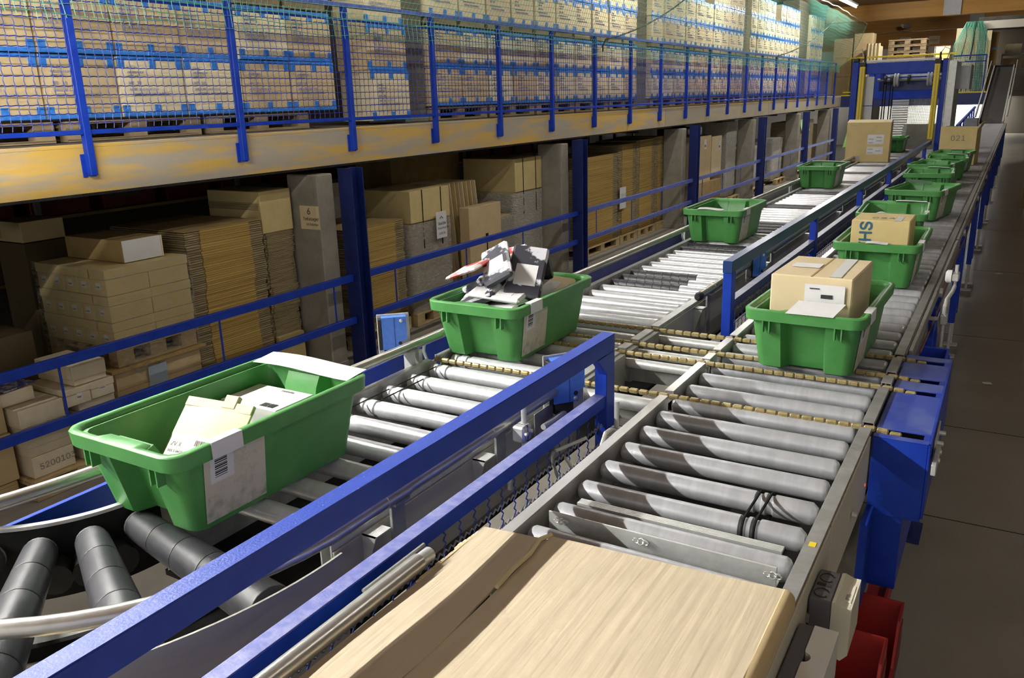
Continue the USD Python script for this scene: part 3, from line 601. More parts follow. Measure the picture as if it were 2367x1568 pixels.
# -- bay 3: four tall stacks on pallets
for i, (a, b, z1, lab) in enumerate(((11.52, 12.88, -.02, 'first and lowest'), (12.90, 13.66, .10, 'second'), (13.68, 14.55, .13, 'third'), (14.57, 15.02, .15, 'fourth and tallest'))):
    sheet_stack('tall golden-edged carton stack right of the second column, %s from the left' % lab, -6.4, -5.62, a, b, FL + .15, z1, th=.03, band=.2 if i == 0 else .15, seed=20 + i, jit=.0025)
    plt((-5.98, (a + b) / 2, FL + .002), 'pallet under the %s golden-edged stack right of the second column' % lab, b - a - .02, .8, wood)
t = thing('paper_tag', 'white paper tag on the second golden-edged stack', 'tag', (-5.58, 13.0, -.95)); plate(MB(), (0, -.13, 0), (0, 1, 0), (0, 0, 1), .26, .36).build('sheet', paper, t); m = MB(); text(m, '104 07', .05, (.0015, -.09, .2), (0, 1, 0), (0, 0, 1)); text(m, '600', .06, (.0015, -.06, .1), (0, 1, 0), (0, 0, 1)); m.build('lettering', grey_ink, t)
# -- bay 4
carton('tall_brown_carton', 'tall brown carton with white label right of the third column, left one', (-5.95, 17.2, FL + .62), (.7, 1.2, .98), card, label_at=('x', .2, .7, .14, .2))
carton('tall_brown_carton', 'tall tan carton with white label right of the third column, right one', (-5.9, 18.2, FL + .75), (.6, .70, .80), card_pale, label_at=('x', .2, .5, .14, .2))
carton('brown_carton', 'brown carton base under the two tall cartons right of the third column', (-5.95, 17.6, FL + .15), (.72, 1.9, .465), card_brown); plt((-5.98, 17.6, FL + .002), 'pallet under the tall brown cartons', 1.8, .8)
t = carton('bag_wrapped_load', 'load wrapped in black stretch film behind the white wrapped tower', (-6.7, 18.9, FL + .15), (.7, 1.1, 1.55), black_bag, seam=False, cat='wrapped load')
wrapped('slim white film-wrapped tower left of the fourth column', -6.1, -5.60, 18.95, 19.62, .27, 12, fm=film_glow, inner=card_white)
# -- bay 5
wrapped('white film-wrapped load right of the fourth column', -6.1, -5.60, 20.7, 22.0, -.42, 13, fm=film_glow, inner=card_white)
wrapped('white film-wrapped load beside the fifth pillar', -6.1, -5.60, 23.2, 24.2, -.33, 14, fm=film_glow, inner=card_white)
carton('tall_brown_carton', 'tall tan board bundle behind the white wrapped load', (-6.3, 21.1, FL + .15), (.3, .6, 1.45), card_pale)
# -- bay 6
wrapped('brightly lit carton load with lime green sheet', -6.2, -5.60, 25.3, 28.4, .02, 15, fm=film, inner=card_pale, amp=.01)
t = thing('lime_sheet', 'lime green sheet hanging over the brightly lit carton load', 'sheet', (-5.56, 26.9, -.25)); MB().quad((.02, -.55, 0), (.02, .65, -.05), (-.03, .45, .32), (-.03, -.75, .34), .004).build('sheet', lime, t)
carton('tall_brown_carton', 'tan carton at the far end of the lower storage', (-5.9, 30.2, FL + .15), (.6, 1.2, 1.2), card_pale)
t = thing('lime_sheet', 'small lime green sheet on the floor behind the big carton', 'sheet', (-5.0, 30.6, -1.0)); MB().quad((0, -.3, 0), (0, .5, 0), (.05, .8, .5), (.05, .1, .5), .004).build('sheet', lime, t)
# -- dark shelf behind
t = thing('storage_shelf', 'dark storage shelf with red trays far under the mezzanine', 'shelf', (-8.2, 10, FL))
for z in (.9, 1.45): MB().box(-.4, .4, -8, 9, z, z + .03).build('shelf_board', card_brown, t)
for y in np.arange(-8, 9.1, 2.4): MB().box(.36, .40, y - .025, y + .025, 0, 1.83).build('upright', zinc_dark, t)
for k in range(22): carton('red_tray', 'dark red tray on the storage shelf, %s from the left' % ordinal(k + 1), (-8.1, 2.4 + .75 * k, FL + 1.481), (.5, .6, .16), red_dark, group='red trays on the dark shelf', cat='tray', seam=False, under='tray_body')

# ------------------------------------------------------------------ roller conveyors
RR = .0255                                                            # roller radius, tops at z = 0
def roller(t, y, x0, x1, m, kind='plain', name='roller', fine=True):
    q = MB(); L = x1 - x0; n = 22 if fine else 12
    if kind == 'plain': q.lathe((x0, y, -RR), (x1, y, -RR), [(0, RR * .62), (.004 / L, RR * .86), (.012 / L, RR), (1 - .012 / L, RR), (1 - .004 / L, RR * .86), (1, RR * .62)] if fine else [(0, RR * .8), (.01 / L, RR), (1 - .01 / L, RR), (1, RR * .8)], n)
    elif kind == 'groove':                                            # grooved left end for round belts
        pr = [(0, RR * .7), (.006 / L, RR)]
        for g in (.035, .075): pr += [((g - .008) / L, RR), ((g - .004) / L, RR * .82), ((g + .004) / L, RR * .82), ((g + .008) / L, RR)]
        q.lathe((x0, y, -RR), (x1, y, -RR), pr + [(1 - .01 / L, RR), (1, RR * .7)], n)
    elif kind == 'groove_r':
        pr = [(0, RR * .62), (.012 / L, RR)]
        for g in (.125, .10): pr += [(1 - (g + .009) / L, RR), (1 - (g + .005) / L, RR * .84), (1 - (g - .005) / L, RR * .84), (1 - (g - .009) / L, RR)]
        q.lathe((x0, y, -RR), (x1, y, -RR), pr + [(1 - .012 / L, RR), (1, RR * .62)], n)
    p = q.build(name, m, t, 40)
    return p
def sleeves(t, y, x0, x1, n=8):   # t is the roller that carries them
    q = MB(); w = (x1 - x0) / n
    q.cyl((x0 + .001, y, -RR), (x1 - .001, y, -RR), RR + .0014, 20)
    for i in range(n): q.lathe((x0 + i * w + .0006, y, -RR), (x0 + (i + 1) * w - .0006, y, -RR), [(0, RR + .0016), (.03, RR + .0028), (.97, RR + .0028), (1, RR + .0016)], 20)
    q._make('rubber_sleeve', black_sleeve, t, 40)
RXL, RXR = -.783, -.272                                               # right lane roller ends
LXL, LXR = -1.632, -1.142                                             # left lane roller ends
P = .1252
def profile_rail(t, x0, x1, y0, y1, m, z=.008, depth=.10, name='side_rail', inner=True, lip=.012):
    """C-shaped conveyor side rail: top flange and an upright web on one side."""
    q = MB().box(x0, x1, y0, y1, z - .004, z, .0008)
    if inner: q.box(x1 - .004, x1, y0, y1, z - depth, z - .004).box(x0, x0 + .003, y0, y1, z - lip, z - .004)
    else: q.box(x0, x0 + .004, y0, y1, z - depth, z - .004).box(x1 - .003, x1, y0, y1, z - lip, z - .004)
    return q.build(name, m, t)
CH = [2.213, 2.565, 2.683, 2.885]                                     # the four transfer chains
def right_conveyor():
    t = thing('roller_conveyor', 'straight right-hand roller conveyor of grey zinc rollers running to the far incline', 'conveyor')
    k = 0; y = 1.465; far = MB(); pat = {}
    while y < 23.6:
        if y < 9.0: roller(t, y, RXL, RXR, roller_zinc, 'groove_r' if k in (1, 2) else 'plain')
        else: far.lathe((RXL, y, -RR), (RXR, y, -RR), [(0, RR * .7), (.02, RR), (.98, RR), (1, RR * .7)], 12)
        y += P; k += 1
    far.build('far_rollers', roller_zinc, t, 40, kind='stuff')
    roller(t, 1.348, RXL, RXR, roller_zinc)
    # side rails: left one is cut by the chains, right one is wide
    gaps = [1.20] + [v for c in CH for v in (c - .022, c + .022)] + [23.6]
    for a, b in zip(gaps[::2], gaps[1::2]):
        profile_rail(t, -.818, -.790, a, b, steel_bright, .010, .11, inner=True)
        profile_rail(t, -.262, -.232, a, b, zinc_dark, .010, .05, inner=False)
    for a, b in ((1.0, 1.62), (1.63, 2.15), (2.95, 5.0), (5.01, 9.5), (9.51, 23.6)): MB().box(-.232, -.228, a, b, -.17, .004, .001).build('side_plate', zinc_dark if a > 2 else box_cream, t)
    for a, b in ((2.98, 5.4), (5.45, 8.0), (8.05, 23.6)): MB().box(-.226, -.212, a, b, -.045, .006, .002).build('guard_strip', zinc_dark, t)
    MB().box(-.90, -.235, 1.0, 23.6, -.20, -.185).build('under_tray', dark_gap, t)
    for y in (1.53, 1.9): MB().cyl((-.226, y, -.10), (-.214, y, -.10), .008, 8).build('bolt', zinc, t)
    # galvanised angle across the lane with chain clips, and the grooved bar behind it
    q = MB().box(-.765, -.285, 1.398, 1.402, -.030, .014, .001).box(-.765, -.285, 1.402, 1.424, -.030, -.026); q.build('cross_angle', zinc, t)
    q = MB()
    for i in range(5): q.box(-.75, -.30, 1.504 + .005 * i, 1.5075 + .005 * i, -.020, -.012)
    q.build('grooved_bar', zinc, t)
    for x in (-.74, -.56, -.30):
        q = MB()
        for j in range(3): a = np.linspace(0, 2 * math.pi, 11); q.tube(np.stack([x + .010 * j + .006 * np.cos(a), 1.388 + .004 * np.sin(a) * (j % 2), .002 + .005 * np.sin(a)], 1), .0018, 5, False)
        q.build('clip_link', steel_bright, t, 40)
    y1, y2 = 1.465 + P, 1.465 + 2 * P
    for x in (RXR - .125, RXR - .10):
        q = MB(); pts = []
        for s in np.linspace(-.5, .5, 11): a = math.pi * s; pts.append((x, y2 + (RR + .002) * math.cos(a), -RR + (RR + .002) * math.sin(a)))
        for s in np.linspace(.5, 1.5, 11): a = math.pi * s; pts.append((x, y1 + (RR + .002) * math.cos(a), -RR + (RR + .002) * math.sin(a)))
        q.tube(pts + [pts[0]], .0032, 6).build('drive_belt', dark_gap, t, 40)
    MB().box(-.253, -.240, 1.512, 1.530, .0100, .0108).build('yellow_sticker', yellow, t)
    for i, y in enumerate((3.9, 6.1, 8.3, 10.5, 12.7, 14.9, 17.1, 19.3, 21.5)):
        q = MB()
        for d in (0, .30): q.box(-.245, -.205, y + d - .02, y + d + .02, -.66, -.05, .003)
        q.box(-.240, -.210, y, y + .30, -.66, -.62, .002).box(-.240, -.210, y, y + .30, -.20, -.16, .002); q.build('leg_frame', blue, t)
        q = MB()
        for d in (0, .30): q.cyl((-.225, y + d, -.885), (-.225, y + d, -.66), .010, 8).box(-.27, -.18, y + d - .035, y + d + .035, -.899, -.888, .002)
        q.build('levelling_foot', zinc, t)
    pts = [(-.205, y, -.06 - .03 * abs(math.sin((y - 3.2) * 1.6))) for y in np.arange(3.2, 13, .12)]
    MB().tube(pts, .004, 5).build('copper_cable', mat('brown_cable', (.20, .09, .045), .5), t, 40)
    for y in (4.15, 6.0, 7.95, 9.9): MB().cyl((-.215, y - .02, -.035), (-.200, y - .02, -.035), .022, 10).build('cable_clip', zinc, t)
    return t
right_conveyor()
skirt_m = mat('beige_grey_steel', (.40, .385, .34), .5, .1, col2=(.34, .325, .29), scale=5, stretch=(1, .3, 3))
def left_conveyor():
    t = thing('roller_conveyor', 'left-hand roller conveyor with black-sleeved rollers running to the lift', 'conveyor')
    y, k = 1.04 + .125, 0; far = MB(); fsl = MB()
    while y < 12.15:
        j = int(round((y - 3.66) / P)); dark = y > 3.5 and (j in (0, 1, 2, 8, 9, 14, 15, 16) or (j > 16 and j % 8 in (0, 1)))
        if y < 8.0:
            rp_ = roller(t, y, LXL, LXR, roller_zinc_lit, 'groove' if 1.6 < y < 3.0 else 'plain')
            if dark: sleeves(rp_, y, LXL + .004, LXL + .355, 8 if y < 5 else 4)
        else:
            far.lathe((LXL, y, -RR), (LXR, y, -RR), [(0, RR * .7), (.02, RR), (.98, RR), (1, RR * .7)], 12)
            if dark: fsl.lathe((LXL, y, -RR), (LXL + .36, y, -RR), [(0, RR + .001), (.02, RR + .003), (.98, RR + .003), (1, RR + .001)], 12)
        y += P; k += 1
    far.build('far_rollers', roller_zinc_lit, t, 40, kind='stuff'); fsl.build('far_rubber_sleeves', black_sleeve, t, 40, kind='stuff')
    gaps = [1.08] + [v for c in CH for v in (c - .025, c + .025)] + [12.2]
    for i, (a, b) in enumerate(zip(gaps[::2], gaps[1::2])):
        q = MB().box(-1.128, -1.095, a, b, .002, .008, .0008).box(-1.128, -1.124, a, b, -.10, .002).box(-1.099, -1.095, a, b, -.012 if i < 4 and i else -.095, .002)
        q.build('side_rail', zinc, t)
        if 0 < i < 4: MB().box(-1.122, -1.075, a, b, -.115, .0015, .001).build('bearing_block', zinc_dark, t)
        profile_rail(t, -1.672, -1.645, a, b, zinc, .006, .22, inner=True)
    MB().box(-1.094, -1.088, 1.08, 2.18, -.19, -.012, .001).build('side_plate', skirt_m, t)
    MB().box(-1.094, -1.088, 2.95, 5.6, -.19, -.004, .001).box(-1.094, -1.088, 5.61, 12.2, -.19, -.004, .001).build('side_plate', skirt_m, t)
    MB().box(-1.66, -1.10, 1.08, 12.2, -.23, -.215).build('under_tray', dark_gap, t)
    MB().box(-1.80, -1.785, .80, 3.0, -.12, .0, .001).build('blue_side_panel', blue, t)
    MB().box(-1.735, -1.720, 2.7, 4.95, -.20, .043, .001).build('blue_guard_panel', mat('faded_blue_panel', (.09, .10, .36), .5, col2=(.12, .13, .40), scale=16), t)
    for a, b in ((5.0, 5.65), (5.72, 7.8), (7.87, 10.2), (10.27, 12.2)): MB().box(-1.735, -1.720, a, b, -.20, .045, .001).build('grey_guard_panel', box_grey, t)
    for a, y in ((0, 2.1), (1, 2.14)): q = MB().box(-1.70, -1.665, y, y + .02, -.10, .05, .001); q.build('rail_bracket', zinc, t)
    # guide pipe on the left
    pts = [(-1.725 - .34 * (1 - math.cos(a)) * .55, 1.25 - .62 * math.sin(a), .062) for a in np.linspace(1.2, 0, 14)] + [(-1.70, 1.7, .062), (-1.695, 2.4, .062)]
    MB().tube(pts, .0165, 14).build('guide_pipe', pipe_steel, t, 40); MB().tube([(-1.695, 2.30, .062), (-1.70, 4.9, .062)], .0168, 14).build('guide_pipe', pipe_steel, t, 40); MB().tube([(-1.70, 4.905, .062), (-1.705, 12.2, .062)], .0168, 12).build('guide_pipe', pipe_steel, t, 40)
    for y in (1.75, 2.22, 3.3, 4.9, 5.68, 7.83, 10.2): MB().tube([(-1.70, y, .055), (-1.705, y, .02), (-1.685, y, -.03), (-1.67, y, -.04)], .006, 7).box(-1.675, -1.665, y - .02, y + .02, -.08, -.01, .002).build('pipe_bracket', zinc, t, 40)
    # guide pipe on the right: near section and far section with a black end cap
    pts = [(-1.052 - .60 * (1 - math.cos(a)), 1.08 - .62 * math.sin(a), .056) for a in np.linspace(1.35, 0, 16)] + [(-1.052, 1.35, .056), (-1.052, 2.06, .056)]
    MB().tube(pts, .0165, 16).build('guide_pipe', pipe_steel, t, 40)
    for y in (1.20, 1.62): MB().cyl((-1.052, y, .056), (-1.052, y + .075, .056), .0182, 16).build('pipe_sleeve', pipe_steel, t, 40)
    MB().tube([(-1.052, 3.26, .056), (-1.055, 8.5, .056)], .0165, 14).build('guide_pipe', pipe_steel, t, 40); MB().tube([(-1.055, 8.52, .056), (-1.06, 12.2, .056)], .0165, 10).build('guide_pipe', pipe_steel, t, 40)
    MB().lathe((-1.052, 3.235, .056), (-1.052, 3.27, .056), [(0, .010), (.25, .0165), (.5, .018), (1, .018)], 14).build('pipe_end_cap', black, t, 40)
    MB().cyl((-1.052, 3.44, .056), (-1.052, 3.47, .056), .018, 14).build('pipe_sleeve', pipe_steel, t, 40)
    for i, y in enumerate((1.22, 1.645, 3.36, 4.45, 5.5, 6.6, 7.7, 8.9, 10.2)):
        MB().box(-1.052 - .004, -1.052 + .004, y, y + .045, -.13, .048, .001).box(-1.072, -1.034, y - .002, y + .047, .040, .046).build('pipe_bracket', zinc_dark, t)
        MB().prism([(-1.088, -.01), (-1.050, -.01), (-1.088, -.12)], 'y', y - .055, y - .052).box(-1.088, -1.050, y - .055, y - .005, -.013, -.010).build('gusset_plate', zinc, t)
    q = MB()
    for i, y in enumerate((1.79, 1.915, 2.04)): q.tube([(LXL + .035 + .04 * (i % 2), y - .11, .001), (LXL + .035 + .04 * (i % 2), y + .10, .001)], .0022, 5)
    q.build('drive_cord', black, t, 40)
    for y in np.arange(1.4, 12, 2.2): MB().box(-1.64, -1.60, y - .02, y + .02, -1.559, -.23, .002).box(-1.16, -1.12, y - .02, y + .02, -1.559, -.23, .002).build('support_leg', blue, t)
    return t
left_conveyor()
def curve_conveyor():
    t = thing('curve_conveyor', 'curved roller conveyor with black tapered rollers at the lower left', 'conveyor')
    C = np.array([-1.95, 1.05]); ri, ro = .345, .865
    for a in (9, 25, 41, 57, 73):
        d = np.array([math.cos(math.radians(a)), -math.sin(math.radians(a))]); p = C + d * ri; q_ = C + d * ro; L = ro - ri
        r0, r1 = .035, .050; z0, z1 = -r0, -r1
        MB().lathe((*p, z0), (*(p + d * .014), z0 - .0002), [(0, r0 * .55), (.3, r0 * .8), (.6, r0 * .95), (1, r0 * .95)], 20).build('roller_end', steel_bright, t, 40)
        q = MB(); n = 5
        for i in range(n):
            u0, u1 = .016 + (L - .02) * i / n, .016 + (L - .02) * (i + 1) / n - .0015; A, B = r0 + (r1 - r0) * u0 / L, r0 + (r1 - r0) * u1 / L
            q.lathe((*(p + d * u0), -A), (*(p + d * u1), -B), [(0, A - .001), (.02, A), (.98, B), (1, B - .001)], 24)
        q.build('tapered_roller', black_sleeve, t, 40)
    A = np.radians(np.linspace(-2, 75, 30)); 
    def arc(r, z): return np.stack([C[0] + r * np.cos(A), C[1] - r * np.sin(A), np.full(len(A), z)], 1)
    def band(rs, zs):
        q = MB(); ring = [arc(r, z) for r, z in zip(rs, zs)]; n = len(A); v = np.vstack(ring); k = len(ring)
        f = [(i * n + j, i * n + j + 1, ((i + 1) % k) * n + j + 1, ((i + 1) % k) * n + j) for i in range(k) for j in range(n - 1)]
        return q.add(v, np.array(f))
    band((.325, .340, .340, .325), (.02, .02, .012, .012)).build('inner_rail_top', steel_bright, t, 40)
    band((.325, .338, .338, .325), (.0115, .0115, -.16, -.16)).build('inner_rail', dark_gap, t, 40)
    band((.88, .885, .885, .88), (-.005, -.005, -.24, -.24)).build('outer_skirt', skirt_m, t, 40)
    for a in (18, 27.5, 37): d = np.array([math.cos(math.radians(a)), -math.sin(math.radians(a))]); MB().cyl((*(C + d * .352), -.085), (*(C + d * .40), -.085), .034, 18).build('drive_wheel', black, t, 40)
    for r0, r1, z in ((.50, .56, -.14), (.57, .585, -.12), (.60, .66, -.16)): band((r0, r1, r1, r0), (z, z, z - .03, z - .03)).build('support_channel', zinc_dark if r0 == .5 else dark_gap, t, 40)
    return t
curve_conveyor()
for x, y, w, d, m_, lab_ in ((-1.55, .35, .5, .4, card_pale, 'the nearest one'), (-1.95, .75, .3, .4, card, 'the leftmost one'), (-1.25, .75, .28, .3, card_pale, 'the rightmost one'), (-1.62, .95, .2, .2, card, 'the farthest one')):
    carton('stored_carton', 'tan carton under the curved conveyor seen between its rollers, %s' % lab_, (x, y - .05, FL + .001), (w, d, 0.55 if m_ is card_pale else 0.50), m_)

# ------------------------------------------------------------------ chain transfers
for i, cy in enumerate(CH):
    t = thing('transfer_chain', 'brass-coloured transfer chain across both conveyors, %s from the front' % ordinal(i + 1), 'chain', group=None)
    x = -1.655; z = .004; k = 0; m_ = MB()
    while x < -.165:
        MB().box(x + .001, x + .0305, cy - .0075, cy + .0075, z - .011 - (.012 * max(0, (x + .24) / .08) if x > -.24 else 0), z + .004 - (.012 * max(0, (x + .24) / .08) if x > -.24 else 0), .0035).build('chain_link', gold, t); x += .0318
    if i: MB().cyl((-1.10, cy + .004, -.036), (-.80, cy + .004, -.036), .0175, 16).build('guide_tube', zinc, t, 40)
    else: MB().cyl((-1.09, cy + .004, -.042), (-.82, cy + .004, -.042), .024, 18).build('guide_tube', zinc, t, 40)
    MB().box(-1.08, -.83, cy + .03, cy + .035, -.11, -.05, .001).build('guide_plate', zinc_dark, t)
t = thing('cross_channel', 'flat grey steel channel lying in the gap between the two conveyors', 'steel channel', (-.965, 2.40, -.17)); MB().box(-.10, .12, -.10, .10, -.01, .01, .002).box(-.10, -.094, -.10, .10, -.05, -.01).build('channel', zinc_dark, t)
t = thing('gap_beam', 'navy steel cross beam deep in the gap between the conveyors', 'beam', (-.965, 2.36, -.30)); MB().box(-.11, .11, -.02, .02, -.05, .05, .003).build('beam', navy, t)

# ------------------------------------------------------------------ blue drive box on the right
def drive_box():
    t = thing('chain_drive_cover', 'blue sheet-metal drive cover with four slots right of the conveyor', 'machine cover')
    x0, x1, y0, y1, zt = -.226, -.090, 2.175, 2.955, -.002
    ys = sorted([y0, y1] + [v for c in CH for v in (c - .016, c + .024)])
    dusty = mat('dusty_top_blue', (.025, .055, .34), .42, col2=(.10, .14, .36), scale=7, mixpos=(.45, .7), detail=8)
    for a, b in zip(ys[::2], ys[1::2]): 
        if b - a > .002: MB().box(x0, x1, a, b, zt - .004, zt, .001).build('top_panel', dusty, t)
    MB().box(x1 - .006, x1, y0, y1, zt - .21, zt - .0045, .001).box(x1 - .006, x1, y0, y1, zt - .004, zt + .001).build('outer_side', blue, t)
    for c in CH: MB().box(x1 - .02, x1 - .0065, c - .016, c + .024, zt - .004, zt).build('slot_end', blue, t)
    MB().box(x0, x1 - .0065, y0, y0 + .005, zt - .22, zt - .0045, .001).build('front_panel', blue, t)
    MB().box(x0, x1 - .0065, y1 - .005, y1, zt - .22, zt - .0045, .001).build('rear_panel', blue, t)
    MB().box(x0, x1 - .007, y0 + .006, y1 - .006, zt - .22, zt - .21).build('bottom_panel', dark_gap, t)
    MB().box(x0 + .002, -.138, y0 + .01, y0 + .50, -.44, -.224, .002).build('motor_cover', blue, t)
    MB().box(-.2255, -.205, y0 - .12, y0 - .002, -.44, -.20, .002).build('mounting_plate', blue, t)
    q = MB().box(x1 + .001, x1 + .006, 2.28, 2.44, -.10, -.03, .002).box(x1 + .006, x1 + .018, 2.16, 2.30, -.08, -.05, .002)
    for y in (2.22, 2.28, 2.34, 2.42): q.cyl((x1 + .006, y, -.06), (x1 + .022, y, -.06), .007, 8)
    q.build('clamp_bracket', zinc, t)
    MB().cyl((-.2305, 2.12, -.12), (-.2270, 2.12, -.12), .004, 8).build('indicator_lamp', emitter('red_led', (1, .02, .01), 3.0), t)
    return t
drive_box()

# ------------------------------------------------------------------ blue handrail frames between the conveyors
def wavy_mesh(t, x, y0, y1, z0, z1, dy=.058, dz=.055, amp=.0045, wave=.020, r=.0021):
    v, h = MB(), MB()
    for y in np.arange(y0 + .02, y1, dy):
        z = np.arange(z0, z1, wave / 4); v.tube(np.stack([np.full(len(z), x), y + amp * np.sin(z / wave * 2 * math.pi), z], 1), r, 5, False)
    for z in np.arange(z0 + .01, z1, dz):
        y = np.arange(y0, y1, wave / 4); h.tube(np.stack([x + .003 + 0 * y, y, z + amp * np.sin(y / wave * 2 * math.pi)], 1), r * 1.1, 5, False)
    v.build('mesh_upright_wires', blue_wire, t, True, kind='stuff'); h.build('mesh_level_wires', mat('dusty_wire', (.20, .20, .23), .5), t, True, kind='stuff')
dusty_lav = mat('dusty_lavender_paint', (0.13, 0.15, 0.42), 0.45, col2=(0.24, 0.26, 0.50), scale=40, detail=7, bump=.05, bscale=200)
def handrail(label, y0, y1, top=.20, far=False, posts=(), bar=blue_worn, low=dusty_lav, low_side=None):
    t = thing('blue_handrail', label, 'railing')
    side = low_side or blue
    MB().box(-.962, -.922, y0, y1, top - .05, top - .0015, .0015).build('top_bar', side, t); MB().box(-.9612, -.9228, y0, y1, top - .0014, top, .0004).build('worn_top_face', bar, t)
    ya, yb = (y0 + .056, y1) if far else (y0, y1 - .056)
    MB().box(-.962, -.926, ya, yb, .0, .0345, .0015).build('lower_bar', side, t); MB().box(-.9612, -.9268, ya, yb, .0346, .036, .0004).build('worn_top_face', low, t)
    for y in posts: MB().box(-.960, -.922, y - .028, y + .028, -.899 if far else -.40, top - .0505, .002).build('post', blue, t)
    return t
hr = handrail('near blue handrail in the foreground with a triangular gusset at its end post', -.35, 2.10, .21, posts=(2.072,))
MB().prism([(2.044, .1595), (1.985, .1595), (2.044, .10)], 'x', -.945, -.920).build('gusset', blue, hr)
wavy_mesh(hr, -.934, .30, 2.04, -.17, -.001)
MB().box(-.958, -.924, 2.046, 2.098, -.899, -.401, .001).build('post_foot', blue, hr)
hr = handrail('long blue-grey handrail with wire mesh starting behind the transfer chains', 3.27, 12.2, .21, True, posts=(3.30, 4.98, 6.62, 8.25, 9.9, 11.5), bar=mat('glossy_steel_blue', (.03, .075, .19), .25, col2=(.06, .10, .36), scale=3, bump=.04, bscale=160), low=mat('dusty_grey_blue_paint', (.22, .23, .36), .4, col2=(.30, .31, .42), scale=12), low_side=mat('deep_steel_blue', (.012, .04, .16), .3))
wavy_mesh(hr, -.934, 3.36, 6.6, -.30, -.001, r=.0016)
q = MB()
for y in np.arange(6.6, 12.2, .05): q.tube([(-.934, y, -.3), (-.934, y, -.001)], .0018, 3, False)
for z in np.arange(-.29, -.01, .042): q.tube([(-.932, 6.6, z), (-.932, 12.2, z)], .002, 3, False)
q.build('far_mesh_wires', blue_wire, hr, kind='stuff')

# ------------------------------------------------------------------ photo sensors, brackets, cables in the gap
def sensor(label, x, y, z, rz=0, s=1.0):
    t = thing('photo_sensor', label, 'sensor', (x, y, z), rz); w, h, d = .085 * s, .115 * s, .030 * s
    MB().prism([(-w, 0), (w * .25, 0), (w * .25, h * .27), (0, h * .27), (0, 0)][0:1] + [(.0, 0), (0, h), (-w, h), (-w, 0)][0:0] + [(-w, h), (0, h), (0, h * .30), (-.018 * s, h * .24), (-.018 * s, 0)], 'x', -d, 0).build('housing', sensor_blue, t); ho = t.GetChildren()[-1]
    MB().box(-d, -.0005, -w * .50, -w * .485, .002, h - .002).box(.0003, .0008, -w * .50, -w * .485, .002, h - .002).build('housing_seam', navy, ho)
    MB().box(-d * 1.0, -.001, -w - .012 * s, -w - .0005, 0, h - .006, .001).build('lens_cover', black, t)
    MB().box(-d - .006, -d - .0005, -w - .015 * s, .012 * s, -.03 * s, h + .006, .002).build('mounting_plate', zinc, t)
    MB().box(-d * .9, -.002, -w * .95, -.03 * s, -.03 * s, -.0005, .002).build('connector', black, t)
    for yy, zz in ((-.018 * s, h * .88), (-.026 * s, h * .07)): MB().lathe((0, yy, zz), (.004, yy, zz), [(0, .0065 * s), (.6, .006 * s), (1, .003 * s)], 12).build('screw', steel_bright, ho, 40)
    MB().cyl((.0003, -.025 * s, h * .19), (.0012, -.025 * s, h * .19), .006 * s, 12).build('eye', black, ho)
    return t
sensor('blue photo sensor under the near handrail beside its end post', -.985, 2.03, .020, -38, 1.15)
sensor('blue photo sensor beside the far handrail next to the transfer chains', -.985, 4.08, -.005, -30)
sensor('blue photo sensor left of the first bin conveyor, in front of the blue column', -1.735, 2.17, .040, -48, 1.0)
def clamp(label, x, y, z, rod=True):
    t = thing('rod_clamp', label, 'bracket', (x, y, z))
    MB().box(-.018, .018, -.022, .022, -.02, .024, .005).build('clamp_block', zinc, t)
    MB().box(-.0185, .0185, -.001, .001, -.019, .0242).build('clamp_slot', dark_gap, t)
    MB().tube([(0, .012, .10), (0, .012, .0), (0, .012, -.035), (0, .0, -.05), (0, -.02, -.055), (0, -.05, -.052), (0, -.062, -.06), (0, -.066, -.08), (0, -.066, -.13)], .0072, 10).build('bent_rod', zinc, t, 40)
    for yy in (-.012, .012): MB().lathe((.018, yy, .005), (.026, yy, .005), [(0, .006), (.7, .006), (1, .003)], 8).build('bolt', steel_bright, t, 40)
    return t
clamp('clamp with bent rod hanging below the near handrail', -1.005, 1.70, .035)
clamp('clamp with bent rod behind the end post of the near handrail, beside the wire mesh', -.870, 1.985, -.055)
t = thing('rod_bracket', 'horizontal steel rod on a plate under the near photo sensor', 'bracket', (-1.03, 1.95, .0)); MB().cyl((0, -.09, -.012), (0, .05, -.012), .0085, 10).build('rod', zinc, t, 40); MB().box(-.03, -.026, -.09, .02, -.14, .02, .001).build('plate', zinc_dark, t); MB().cyl((-.026, -.06, -.05), (-.018, -.06, -.05), .009, 8).build('bolt', zinc, t)
t = thing('angle_bracket', 'folded steel bracket beside the left rail of the right conveyor', 'bracket', (-.845, 1.94, -.02)); MB().prism([(-.05, -.10), (.05, -.10), (.02, .0), (-.03, .0)], 'x', -.002, .002).box(-.03, .022, -.03, -.026, -.10, -.005, .001).build('plate', zinc, t)
t = thing('grey_cable', 'grey cable looping down behind the wire mesh of the near handrail', 'cable')
MB().tube([(-.845, 1.90, .0), (-.842, 1.86, .005), (-.84, 1.83, -.02), (-.84, 1.81, -.06), (-.84, 1.80, -.09)], .006, 8).build('cable', cable_grey, t, 40)
MB().tube([(-.90, 1.86, -.02)] + [(-.93 - .03 * math.sin(a), 1.80 - .05 * math.cos(a), -.11 + .09 * math.cos(a)) for a in np.linspace(.2, 5.6, 22)], .005, 7).build('cable_loop', cable_grey, t, 40)
MB().cyl((-.84, 1.80, -.11), (-.84, 1.80, -.085), .013, 10).build('cable_gland', zinc_dark, t, 40)
